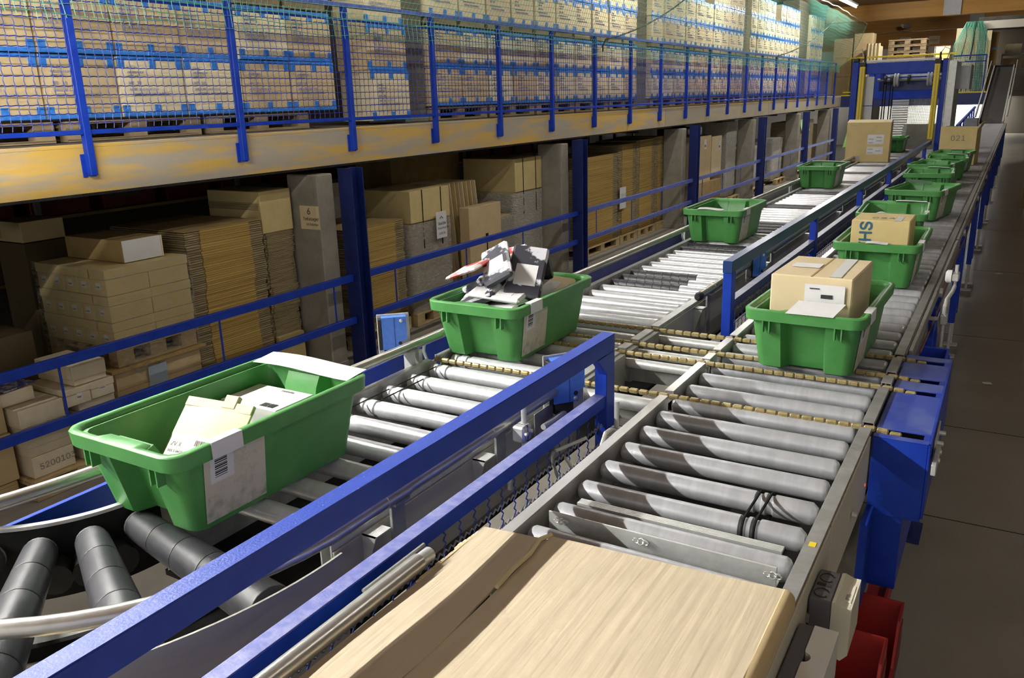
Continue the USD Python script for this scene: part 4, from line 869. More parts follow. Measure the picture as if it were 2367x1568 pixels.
t = thing('fallen_sticker', 'crumpled white barcode sticker lying behind the wire mesh', 'label', (-1.0, 1.74, -.21)); q = MB().quad((-.03, -.03, 0), (.03, -.03, .01), (.03, .03, .03), (-.03, .03, .02), .001); q.build('paper', paper, t); barcode(MB(), (-.02, -.012, .008), (1, 0, .17), (0, 1, .33), .04, .02, 4).build('bars', ink, t)
t = thing('edge_roller', 'short steel guide pipe along the left edge of the foreground carton', 'pipe'); MB().tube([(-.874, .2, .030), (-.872, 1.08, .030)], .0175, 18).build('pipe', pipe_steel, t, 40); MB().cyl((-.872, 1.082, .030), (-.872, 1.115, .030), .014, 16).build('pipe_end', zinc, t, 40); MB().tube([(-.896, .95, .035), (-.896, 1.13, .035)], .004, 6).build('end_spring', zinc_dark, t)
t = thing('gap_shade_sheet', 'added dark sheet standing in for shade between the handrail mesh and the right conveyor', 'sheet steel'); MB().box(-1.085, -.822, .3, 2.15, -.36, -.34).build('sheet', dark_gap, t); MB().box(-1.085, -.822, 2.95, 12.2, -.36, -.34).build('sheet', dark_gap, t)  # dark sheet added where the gap holds only shade

# ------------------------------------------------------------------ foreground carton
def front_carton():
    t = thing('flat_carton', 'large flattened tan carton lying across the rails in the foreground', 'carton')
    zt, zb = .0, .0115
    def slab(name, x0, x1, y1, lift0, lift1, m):
        n, k = 26, 8; v = []
        for i in range(n):
            y = -.25 + (y1 - (-.25)) * i / (n - 1)
            for j in range(k):
                x = x0 + (x1 - x0) * j / (k - 1); u = j / (k - 1); z = zt + lift0 * (1 - u) + lift1 * u + .0022 * math.sin(y * 11 + x * 9)
                v.append((x + .004 * math.sin(y * 16) * (1 if x1 == -.702 and j == k - 1 else 0), y, z))
        top = np.array(v); bot = top - [0, 0, .005]; f = []
        for i in range(n - 1):
            for j in range(k - 1): a = i * k + j; f.append((a, a + 1, a + k + 1, a + k)); b = a + n * k; f.append((b + k, b + k + 1, b + 1, b))
        N = n * k
        for i in range(n - 1): f += [(i * k, (i + 1) * k, (i + 1) * k + N, i * k + N), ((i + 1) * k - 1 + 0, i * k + k - 1 + N, (i + 1) * k + k - 1 + N, (i + 1) * k + k - 1)]
        for j in range(k - 1): a = (n - 1) * k + j; f += [(a, a + 1, a + 1 + N, a + N), (j + 1, j, j + N, j + 1 + N)]
        MB().add(np.vstack([top, bot]), np.array(f)).build(name, m, t, 40)
    crd = mat('corrugated_top_cardboard', (.51, .43, .305), .72, col2=(.56, .475, .34), scale=6, stretch=(1, .6, 1), bump=.35, bscale=42, bstretch=(1.0, .05, 1), spec=.25)
    slab('left_flap', -.846, -.702, 1.268, .019, .026, crd); slab('right_flap', -.699, -.246, 1.285, .025, .047, crd)
    q = MB(); a = np.linspace(0, 1, 7)
    pr = [(-.246 + .018 * math.sin(u * math.pi / 2), .047 - .018 * (1 - math.cos(u * math.pi / 2))) for u in a] + [(-.2275, .0125)]
    poly = pr + [(-.2325, .0125)] + [(x - .0045, z - .0042) for x, z in pr[:-1][::-1]]
    q.prism(poly, 'y', -.25, 1.283); q.build('bent_side', card, t, 40)
    MB().box(-.695, -.250, -.25, 1.26, zb, .0185, .002).build('folded_layers', card_brown, t)
    MB().tube([(-.700, 1.288, .028), (-.705, 1.25, .036), (-.698, 1.20, .033), (-.702, 1.14, .030), (-.699, 1.08, .029)], .0045, 6).build('torn_strip', card_pale, t, 40)
    q = MB()
    for i in range(16): q.box(-.848 - rng.uniform(0, .007), -.844, 1.04 + .013 * i, 1.052 + .013 * i, .0115, .0185)
    q.build('torn_edge', card_pale, t)
    return t
front_carton()

# ------------------------------------------------------------------ enclosures and red bins at the lower right
t = thing('switch_box', 'grey and cream switch box on the outside of the right conveyor rail', 'electrical box', (-.226, 1.455, -.03))
MB().box(0, .040, -.055, .055, -.10, 0, .003).build('slate_base', box_slate, t); MB().prism([(.040, 0), (.046, .002), (.062, -.004), (.074, -.004), (.074, -.10), (.062, -.115), (.040, -.108)], 'y', -.055, .055).build('cream_cover', box_cream, t)
for y in (-.03, .025): a = np.linspace(.4, 5.6, 20); MB().tube(np.stack([.018 + .013 * np.cos(a), y + .015 * np.sin(a), np.full(20, .0005)], 1), .0012, 5).build('knockout_ring', black, t)
MB().box(.004, .030, -.006, .004, -.001, .0006).build('slot', black, t); MB().box(.054, .070, -.035, .025, -.004, -.0030, .0003).build('nameplate', mat('cream_nameplate', (.62, .59, .50), .5), t)
q = MB(); 
for i, s in enumerate(('YU-PASC', 'ANSCHL', 'ST-4000')): text(q, s, .0035, (.058 + .004 * i, -.028, -.0029), (0, 1, 0), (-1, 0, 0), .0003)
q.build('plate_print', grey_ink, t)
for y in (-.052, -.09): MB().cyl((-.010, y, -.045), (.004, y, -.045), .010, 10).build('cable_gland', zinc_dark, t)
t = thing('terminal_box', 'off-white terminal box with notched edge at the lower right corner', 'electrical box', (-.226, 1.20, -.035))
MB().box(0, .026, -.35, .125, -.09, -.001, .003).build('dark_half', box_slate, t)
poly = [(.026, .125), (.066, .125), (.066, -.35), (.026, -.35)]
for c in (-.30, -.19, -.08, .03): poly += [(.026, c - .02)] + [(.026 + .012 * math.cos(a), c + .014 * math.sin(a)) for a in np.linspace(-1.5, 1.5, 7)] + [(.026, c + .02)]
MB().prism(poly, 'z', -.09, 0).build('white_half', mat('off_white_plastic', (.62, .62, .58), .5), t)
MB().box(.0665, .080, -.30, .02, -.12, -.04, .004).build('black_side', black, t); MB().tube([(.084, -.05, -.11), (.088, .0, -.09), (.084, .05, -.10)], .008, 8).build('steel_latch', steel_bright, t, 40)
def red_bin(label, loc, m):
    t = thing('red_storage_bin', label, 'storage bin', loc); W, D, H = .13, .24, .17
    q = MB().prism([(-D / 2, 0), (D / 2, 0), (D / 2, H), (D * .1, H), (-D * .18, H * .45), (-D / 2, H * .4)], 'x', 0, .006); q.merge(MB().prism([(-D / 2, 0), (D / 2, 0), (D / 2, H), (D * .1, H), (-D * .18, H * .45), (-D / 2, H * .4)], 'x', W - .006, W)); q.build('side_wall', m, t)
    MB().box(.0065, W - .0065, D / 2 - .006, D / 2, 0, H).build('back_wall', m, t); MB().box(.0065, W - .0065, -D / 2, D / 2 - .0065, 0, .006).build('floor_panel', m, t); MB().box(.0065, W - .0065, -D / 2, -D / 2 + .006, .0065, H * .4).build('front_wall', m, t)
    q = MB().prism([(D * .40, .02), (D * .40, H * .8), (D * .15, H * .8), (-D * .12, H * .42), (-D * .30, .02)], 'x', W, W + .003); q.build('pressed_panel', red_dark, t)
    return t
red_bin('red open-fronted storage bin hanging below the switch box, nearer one', (-.235, 1.55, -.42), red); red_bin('red open-fronted storage bin below the blue drive cover, farther one', (-.235, 2.0, -.60), red)
t = thing('red_trolley_frame', 'dark red steel trolley frame on the floor at the lower right', 'trolley'); 
MB().box(-.235, -.17, 1.4, 2.6, -.70, -.66, .003).build('deck', red, t)
MB().box(-.175, -.165, 1.4, 2.6, -.66, -.60, .002).build('side_lip', red, t)
for y in (1.5, 2.5): MB().cyl((-.20, y, -.86), (-.18, y, -.86), .038, 14).box(-.205, -.175, y - .01, y + .01, -.86, -.70).build('caster', black, t)
t = thing('yellow_strap', 'yellow strap hanging from the red trolley frame', 'strap'); MB().quad((-.16, 1.95, -.60), (-.155, 2.02, -.60), (-.15, 1.99, -.74), (-.155, 1.90, -.72), .003).build('strap', yellow, t); MB().box(-.175, -.155, 2.14, 2.2, -.60, -.575, .003).build('strap_loop', yellow, t)
for i in range(2):
    t = thing('blue_crate', 'bright blue plastic crate behind the drive cover under the conveyor, %s one' % ('upper', 'lower')[i], 'crate', (-.185, 3.42, -.30 - .175 * i))
    MB().box(-.08, .06, -.16, .16, 0, .02, .003).box(-.08, .06, -.16, -.15, .02, .16, .002).box(-.08, .06, .15, .16, .02, .16, .002).box(.05, .06, -.149, .149, .02, .16, .002).box(-.08, -.07, -.149, .149, .02, .16, .002).build('crate_body', crate_blue, t)
    for y in (-.1, 0, .1): MB().box(.061, .066, y - .006, y + .006, .02, .15, .001).build('rib', crate_blue, t)
t = thing('crate_stand', 'dark steel stand under the blue plastic crates', 'stand'); MB().box(-.25, -.13, 3.27, 3.57, -.495, -.478).box(-.20, -.17, 3.40, 3.44, -.899, -.4945).box(-.24, -.14, 3.34, 3.50, -.8995, -.88).build('stand', navy, t)
t = thing('reflector_arm', 'bent rod with white reflector mounted on the right conveyor rail', 'reflector', (-.18, 3.65, -.02))
MB().prism([(-.10, 0), (.05, 0), (.05, -.10)], 'x', -.002, .001).box(-.045, -.002, -.10, -.05, -.004, 0).build('steel_bracket', zinc_dark, t)
MB().box(.004, .028, .0, .05, -.045, -.005, .004).build('clamp_block', zinc, t); MB().tube([(.016, .02, -.15), (.016, .02, .03), (.018, .05, .05), (.03, .20, .055), (.032, .28, .06), (.032, .30, .08), (.032, .30, .15)], .008, 10).build('bent_rod', zinc, t, 40)
MB().box(.02, .045, .26, .34, .085, .115, .004).build('clamp_block', zinc, t); MB().lathe((-.008, .29, .10), (.016, .29, .10), [(0, .018), (.3, .028), (1, .028)], 18).build('reflector', paper, t, 40)
MB().box(.004, .03, -.02, .04, -.17, -.14, .004).build('clamp_block', zinc_dark, t)
t = thing('valve_unit', 'red valve with grey hose on the side of the right conveyor', 'valve', (-.20, 3.12, -.08)); MB().box(-.02, .02, -.03, .03, -.03, .02, .004).build('valve_body', red_dark, t); MB().tube([(.005, 0, -.04), (.005, -.02, -.09), (-.005, -.05, -.18)], .008, 8).cyl((.005, 0, -.05), (.005, 0, -.03), .014, 10).build('hose', cable_grey, t, 40)

# ------------------------------------------------------------------ green bins
def rr_poly(a, b, r, d, w=.068, k=4):
    """Rounded rectangle of half sizes a (x), b (y); the middle of each short end (y = +-b) is set back by d."""
    p = []
    for cx, cy, s in ((a - r, b - r, 0), (-a + r, b - r, 90), (-a + r, -b + r, 180), (a - r, -b + r, 270)):
        for i in range(k): g = math.radians(s + 90 * i / (k - 1)); p.append((cx + r * math.cos(g), cy + r * math.sin(g)))
        if s == 0: p += [(w, b), (w - .014, b - d), (-w + .014, b - d), (-w, b)]
        if s == 180: p += [(-w, -b), (-w + .014, -b + d), (w - .014, -b + d), (w, -b)]
    return np.array(p)
def loft(layers, cap0=False, cap1=False):
    q = MB(); n = len(layers[0][1]); v = np.vstack([np.column_stack([p, np.full(n, z)]) for z, p in layers]); f = []
    for i in range(len(layers) - 1):
        for j in range(n): k = (j + 1) % n; f.append((i * n + j, i * n + k, (i + 1) * n + k, (i + 1) * n + j))
    f = np.array(f); f = np.vstack([f[:, [0, 1, 2]], f[:, [0, 2, 3]]])
    for flag, i, rev in ((cap0, 0, True), (cap1, len(layers) - 1, False)):
        if flag:
            c = len(v); v = np.vstack([v, [*layers[i][1].mean(0), layers[i][0]]]); tri = [(c, i * n + j, i * n + (j + 1) % n) for j in range(n)]
            f = np.vstack([f, [t[::-1] if rev else t for t in tri]])
    return q.add(v, f)
BW, BL, BH = .184, .300, .205
def bin_thing(label, loc, rz=0, m=None, group='green bins riding the conveyors'):
    m = m or green; t = thing('green_bin', label, 'bin', loc, rz, group=group); d = .042
    loft([(0, rr_poly(.138, .228, .03, d)), (.006, rr_poly(.146, .237, .03, d)), (.05, rr_poly(.151, .247, .032, d)), (BH - .04, rr_poly(.163, .275, .035, d)), (BH - .012, rr_poly(.166, .281, .035, d * .6)), (BH - .012, rr_poly(.155, .270, .03, d * .6)),
          (BH - .04, rr_poly(.160, .2715, .033, d)), (.012, rr_poly(.144, .234, .028, d))], True, True).build('tub', m, t, 50)
    loft([(BH - .036, rr_poly(.165, .279, .035, 0)), (BH - .036, rr_poly(BW - .003, BL - .003, .04, 0)), (BH - .004, rr_poly(BW, BL, .042, 0)), (BH, rr_poly(BW - .004, BL - .004, .04, 0)), (BH, rr_poly(.170, .286, .034, .02)), (BH - .010, rr_poly(.164, .278, .033, .026)), (BH - .036, rr_poly(.163, .2755, .033, .028)), (BH - .036, rr_poly(.165, .279, .035, 0))]).build('rim', m, t, 50); rim = t.GetChildren()[-1]
    q = MB()
    for s in (-1, 1):
        for x in (-.118, -.098, .098, .118): q.box(x - .002, x + .002, s * .274, s * .294, BH - .075, BH - .037)
    q.build('rim_rib', m, rim)
    sl = math.atan2(.163 - .151, BH - .09)
    def side(u, v, w, h, e): 
        x0, z0 = .1515 + e, .05; U = np.array((0, 1, 0)); V = np.array((math.sin(sl), 0, math.cos(sl))); return np.array((x0, u, z0)) + V * v, U, V, w, h
    o, U, V, w, h = side(-.215, -.032, .165, .147, .001); plate(MB(), o, U, V, w, h, .0008).build('worn_label', old_label, t)
    o, U, V, w, h = side(-.200, .055, .062, .075, .0021); bs = plate(MB(), o, U, V, w, h, .0006).build('barcode_sticker', paper, t)
    q = MB()
    for i in range(12): hh = (.0016, .003, .0042)[(i * 7) % 3]; plate(q, o + V * (.012 + i * .0045) + U * .012, U, V, .032, hh * .8, .0009)
    q.build('bars', ink, bs)
    MB().box(BW - .022, BW + .0012, -.205, -.125, BH - .001, BH + .0012, .0005).box(BW - .0005, BW + .0014, -.205, -.125, BH - .036, BH + .001).build('rim_tape', paper, t)
    return t
BINS = [('near green bin with mailers and a white box inside, front of the left conveyor', (-1.515, 1.215), 0, green), ('green bin heaped with black and white pouches crossing the transfer chains', (-1.505, 2.52), 0, None),
        ('empty green bin with a white slip on its front rim, third on the left conveyor', (-1.49, 5.08), 0, None), ('green bin in front of the big carton on the left conveyor', (-1.52, 8.25), 0, None), ('distant green bin behind the big carton inside the lift', (-1.50, 13.25), 0, None),
        ('green bin carrying a blurred carton, nearest on the right conveyor', (-.49, 2.84), -1.5, None), ('green bin carrying the carton marked HS, second on the right conveyor', (-.475, 4.20), 0, None), ('green bin with a small grey bag inside, third on the right conveyor', (-.55, 5.22), 3, None),
        ('empty tilted green bin, fourth on the right conveyor', (-.505, 6.42), -9, None), ('empty green bin with white slip, fifth on the right conveyor', (-.575, 7.72), 2, None), ('green bin turned slightly, sixth on the right conveyor', (-.60, 8.62), -8, None),
        ('green bin seventh on the right conveyor, partly hidden', (-.555, 9.36), 3, None), ('green bin eighth on the right conveyor, just before the open carton', (-.55, 10.10), -6, None)]
b0 = None
for lab, (x, y), rz, m_ in BINS:
    z = .0032
    if b0 is None: b0 = bin_thing(lab, (x, y, z), rz, green)
    else: dup(b0, 'green_bin', lab, (x, y, z), rz)
def slip(label, loc, w, d, rz=0, tilt=0, curl=.0):
    t = thing('paper_slip', label, 'paper', loc, rz); n = 8; v = []
    for i in range(n):
        for j in range(2): u = i / (n - 1); v.append((-w / 2 + w * u, -d / 2 + d * j, curl * math.sin(u * 5) + tilt * (j - .5) * d))
    v = np.array(v); v2 = v - [0, 0, .0008]; f = [(2 * i, 2 * i + 2, 2 * i + 3, 2 * i + 1) for i in range(n - 1)]; f += [(2 * i + 1 + 2 * n, 2 * i + 3 + 2 * n, 2 * i + 2 + 2 * n, 2 * i + 2 * n) for i in range(n - 1)]
    MB().add(np.vstack([v, v2]), np.array(f)).build('sheet', paper, t, True); return t
ZR = .0032 + BH + .0015
slip('long white delivery sheets over the far rim of the near bin', (-1.515, 1.478, ZR + .004), .33, .075, 0, .1, .004)
slip('white slip on the front rim of the third left bin', (-1.50, 4.80, ZR + .002), .15, .05, 0, .1, .003)
slip('white slips along the back rim of the fourth left bin', (-1.50, 8.53, ZR + .002), .34, .05, 0, 0, .004)
slip('white slip on the back rim of the third right bin', (-.49, 5.505, ZR + .002), .17, .05, 3, 0, .002)
slip('white slip inside the back of the tilted fourth right bin', (-.55, 6.68, ZR + .002), .16, .06, -9, -.5, .003)
slip('white slip on the back rim of the fifth right bin', (-.53, 8.0, ZR + .002), .17, .05, 2, 0, .003)
slip('white slip on the back rim of the sixth right bin', (-.50, 8.90, ZR + .002), .16, .06, -8, -.2, .003)
slip('white slip on the back rim of the seventh right bin', (-.50, 9.64, ZR + .002), .15, .05, 3, 0, .002)
slip('white slip on the back rim of the eighth right bin', (-.52, 10.37, ZR + .002), .14, .05, -6, 0, .002)
slip('white slip on the front rim of the second right bin', (-.47, 3.915, ZR + .002), .09, .04, 0, .1, .002)
slip('small scrap of paper on the dark aisle floor', (.03, 5.6, -.897), .05, .04, 20)
slip('small pale scrap of paper farther down the aisle floor', (.02, 9.2, -.897), .06, .05, 50)
slip('white scrap on the lower floor beside the left guide pipe', (-4.45, 2.95, FL + .003), .16, .12, 30)
# contents of the near bin
t = thing('padded_mailer', 'tan padded mailer with a white address label propped in the near bin', 'mailer', (-1.50, 1.03, .03))
manila = mat('manila_paper', (.54, .46, .29), .6, col2=(.58, .50, .33), scale=9)
def mailer():
    F = frame((1, .10, 0), (-.08, .62, .62)); n = 9; v = []
    for s in (1, -1):
        for i in range(n):
            for j in range(n):
                u, w = i / (n - 1) - .5, j / (n - 1); e = max(0, (1 - (2 * u) ** 2)) * max(0, 1 - (2 * w - 1) ** 2) * .018
                v.append(F @ np.array([u * .20, w * .235, s * (.003 + e)]))
    N = n * n; f = []
    for i in range(n - 1):
        for j in range(n - 1): a = i * n + j; f.append((a, a + n, a + n + 1, a + 1)); b = a + N; f.append((b + 1, b + n + 1, b + n, b))
    for j in range(n - 1): f += [(j, j + 1, j + 1 + N, j + N), ((n - 1) * n + j + N, (n - 1) * n + j + 1 + N, (n - 1) * n + j + 1, (n - 1) * n + j)]
    for i in range(n - 1): f += [(i * n + N, (i + 1) * n + N, (i + 1) * n, i * n), (i * n + n - 1, (i + 1) * n + n - 1, (i + 1) * n + n - 1 + N, i * n + n - 1 + N)]
    MB().add(v, np.array(f)).build('envelope', manila, t, 60)
    O = lambda x, y, z: F @ np.array([x, y, z]); U, V = F[:, 0], F[:, 1]
    plate(MB(), O(-.075, .06, .0225), U, V, .135, .085, .0008).build('address_label', paper, t); al = t.GetChildren()[-1]
    q = MB(); text(q, 'ZV.X', .010, O(-.068, .115, .0236), U, V, .0004); text(q, '101 8 0414 2180', .006, O(-.07, .10, .0236), U, V, .0004); text(q, 'LASERMAIL 1', .009, O(-.02, .085, .0236), U, V, .0004); text(q, '1020 1227 1140', .009, O(-.055, .068, .0236), U, V, .0004); barcode(q, O(.0, .122, .0236), U, V, .05, .014, 6, .0004); q.build('label_print', grey_ink, al)
    q = MB(); w = MB().box(-.10, .10, .222, .245, -.004, .006, .001); q.add(w.v[0] @ F.T, w.f[0]); q.build('folded_top', manila, t)
    q = MB(); w = MB().box(.01, .05, .228, .262, -.006, .008, .002); q.add(w.v[0] @ F.T, w.f[0]); q.build('closing_clasp', manila, t)
mailer()
t = thing('white_carton', 'small white carton with a barcode lying in the near bin', 'box', (-1.562, 1.372, .0575), 0); MB().box(-.098, .098, -.066, .066, 0, .095, .002).build('carton_body', paper, t); MB().box(-.095, .03, -.0667, -.0655, .03, .05).build('yellow_stripe', mat('pale_yellow_print', (.72, .55, .20), .6), t)
q = MB(); barcode(q, (.03, -.055, .0954), (1, 0, 0), (0, 1, 0), .045, .022, 9); q.build('barcode', ink, t); q = MB(); text(q, 'Sanivita', .009, (.0, .045, .0954), (1, 0, 0), (0, 1, 0)); q.build('printed_text', grey_ink, t)
carton('small_tan_carton', 'small tan taped carton under the white carton in the near bin', (-1.49, 1.255, .016), (.22, .27, .041), card_pale, tape=True)
# heap in the second bin
t = thing('document_pad', 'wide white paper pack lying on top of the second bin', 'paper pack', (-1.50, 2.47, .175), -8); q = MB().box(-.11, .12, -.12, .12, -.03, .025, .006).move(rotx(14) @ roty(-6)); q.build('paper_block', paper, t)
for i, (x, y, z, w, d, h, a, b, c, mm, lab) in enumerate(((-1.575, 2.44, .215, .15, .24, .03, 14, -22, 12, magazine, 'black and white pouch leaning over the left rim of the second bin'), (-1.59, 2.52, .225, .15, .24, .03, 6, -25, -20, magazine, 'black pouch standing in the middle of the second bin'), (-1.55, 2.62, .24, .16, .22, .025, 28, -10, 10, magazine, 'pale printed pouch at the back of the second bin'),
        (-1.46, 2.58, .22, .12, .20, .04, 22, 16, 30, black, 'black pouch lying at the right rear of the second bin'), (-1.63, 2.42, .285, .13, .16, .012, 4, -20, 8, red_print, 'red and white printed card on top of the second bin, left one'), (-1.56, 2.58, .30, .12, .17, .012, 16, -14, 22, red_print, 'red and white printed card on top of the second bin, right one'), (-1.44, 2.47, .17, .16, .22, .05, 2, 8, -4, black, 'black packet filling the middle of the second bin'), (-1.47, 2.70, .185, .20, .12, .02, 18, 4, 0, card_cream, 'cream envelope at the far end of the second bin'),
        (-1.44, 2.50, .27, .13, .25, .03, 34, 10, 18, magazine, 'striped black pouch standing out at the right of the second bin'), (-1.54, 2.46, .30, .11, .24, .025, 18, -30, 35, magazine, 'striped black pouch topmost in the heap of the second bin'), (-1.49, 2.40, .215, .20, .14, .02, 8, 4, 6, paper, 'white flat mailer at the front of the second bin'))):
    t = thing('printed_pouch', lab, 'pouch', (x, y, z)); MB().box(-w / 2, w / 2, -d / 2, d / 2, -h / 2, h / 2, .008).move(rotz(c) @ rotx(a) @ roty(b)).build('pouch_body', mm, t)
    q = MB().box(-w * .3, w * .3, -d * .3, d * .1, h / 2, h / 2 + .0012).move(rotz(c) @ rotx(a) @ roty(b)); q.build('pouch_label', paper, t)
t = thing('black_roll', 'black round roll in the heap of the second bin', 'roll', (-1.455, 2.60, .25)); MB().lathe((-.04, -.02, 0), (.05, .02, .02), [(0, .012), (0, .038), (.06, .042), (.94, .042), (1, .038), (1, .012)], 18).build('roll_body', black, t, 40)
# cartons in the right bins
carton('blurred_carton', 'tan carton with white slips riding in the nearest right bin', (-.495, 2.83, .0165), (.25, .34, .285), card_pale, -1.5, tape=False)
t = thing('address_sheet', 'white address sheet hanging over the front of the nearest right bin', 'paper', (-.47, 2.545, .218)); 
MB().quad((-.075, -.012, -.010), (.065, -.012, -.010), (.085, .078, .012), (-.055, .078, .012), .001).build('sheet', paper, t)
t = thing('address_sheet', 'white delivery sheet taped to the front of the tan carton in the nearest right bin', 'paper', (-.46, 2.650, .215)); plate(MB(), (-.055, 0, 0), (1, 0, 0), (0, 0, 1), .12, .065).build('sheet', paper, t); q = MB(); q.box(-.005, .03, -.003, -.001, .022, .034).box(-.04, -.01, -.003, -.001, .05, .053).build('print', ink, t)
t = thing('address_sheet', 'white delivery label on top of the tan carton in the nearest right bin', 'paper', (-.545, 2.83, .3035)); MB().box(-.045, .045, -.035, .035, 0, .001).build('sheet', paper, t)
t = thing('packing_tape_strip', 'strip of grey printed tape over the tan carton in the nearest right bin', 'tape', (-.43, 2.84, .3025)); MB().box(-.018, .018, -.17, .15, 0, .001).build('strip', tape_grey, t)
c2 = carton('marked_carton', 'tan carton with blue letters standing in the second right bin', (-.478, 4.17, .0165), (.245, .25, .275), card_olive, seam=False)
q = MB(); text(q, 'IHS', .050, (-.035, -.1265, .145), (0, 0, 1), (-1, 0, 0), .001, True); q.build('blue_letters', teal_ink, c2); q = MB(); text(q, '024', .04, (-.05, -.06, .2755), (1, 0, 0), (0, 1, 0)); q.build('handwriting', grey_ink, c2); MB().box(.055, .085, -.125, .05, .275, .276).build('tape_patch', tape_grey, c2)
t = thing('grey_bag', 'small grey plastic bag in the third right bin', 'bag', (-.62, 5.25, .12)); m_ = trimesh.creation.icosphere(3, .06); m_.vertices *= [1, 1.2, .9]; m_.vertices += .012 * (meshkit.fbm(m_.vertices * 30, 3, 2)[:, None] - .5); MB().tm(m_).build('bag_body', box_grey, t, True)
t = thing('bag_support', 'pale packet under the grey bag in the third right bin', 'packet', (-.60, 5.24, .0163)); MB().box(-.07, .08, -.09, .09, 0, .06, .01).build('packet_body', paper, t)

# big carton on the left lane and the open carton on the right lane
bc = thing('big_carton', 'big tan carton with two white labels in front of the lift', 'box', (-1.57, 11.40, .0032), 4)
MB().box(-.25, .25, -.22, .22, 0, .475, .004).build('carton_body', card_olive, bc)
q = MB().quad((-.25, -.22, .476), (.25, -.22, .476), (.25, .0, .50), (-.25, .0, .505), .004); q.build('front_flap', card_pale, bc); MB().quad((-.25, .0, .50), (.25, .0, .497), (.25, .22, .478), (-.25, .22, .478), .004).build('rear_flap', card_pale, bc)
for z, h, n in ((.215, .115, 4), (.095, .09, 3)):
    plate(MB(), (-.005, -.2215, z), (1, 0, 0), (0, 0, 1), .185, h).build('paper_label', paper, bc)
    q = MB()
    for i in range(n): plate(q, (.005 + .09 * (i % 2), -.2225, z + .015 + .022 * i), (1, 0, 0), (0, 0, 1), .06, .006)
    q.build('label_print', grey_ink, bc)
q = MB(); text(q, 'Pelikan', .022, (-.21, -.2208, .43), (1, 0, 0), (0, 0, 1)); plate(q, (-.13, -.2208, .03), (1, 0, 0), (0, 0, 1), .05, .045); plate(q, (.2508, -.15, .40), (0, 1, 0), (0, 0, 1), .10, .05); q.build('printed_marks', blue_ink, bc)
oc = thing('open_carton', 'open tan carton handwritten 021 at the end of the row of green bins', 'box', (-.548, 11.15, .0032), -3)
q = MB().box(-.185, .185, -.24, -.236, 0, .43).box(-.185, .185, .236, .24, 0, .39).box(-.185, -.181, -.2355, .2355, 0, .41).box(.181, .185, -.2355, .2355, 0, .40).box(-.18, .18, -.2355, .2355, 0, .005); q.build('carton_walls', card_olive, oc)
MB().quad((.186, -.22, .395), (.186, .22, .395), (.225, .22, .47), (.225, -.22, .47), .004).build('side_flap', card_pale, oc); MB().box(-.187, .187, -.2425, -.2405, .175, .178).build('fold_line', card_brown, oc)
q = MB(); text(q, '021', .06, (-.08, -.2408, .27), (1, 0, 0), (0, 0, 1)); q.build('handwriting', grey_ink, oc)
carton('dark_pouch', 'black pouch sticking out of the open carton marked 021, left one', (-.63, 11.10, .01), (.18, .3, .415), black, seam=False, cat='pouch', under='pouch_body')
carton('dark_pouch', 'grey striped packet sticking out of the open carton marked 021, right one', (-.455, 11.2, .01), (.13, .3, .50), mat('slate_packet', (.14, .16, .19), .4, col2=(.10, .11, .14), scale=30, stretch=(.1, .1, 1)), seam=False, cat='packet', under='packet_body')

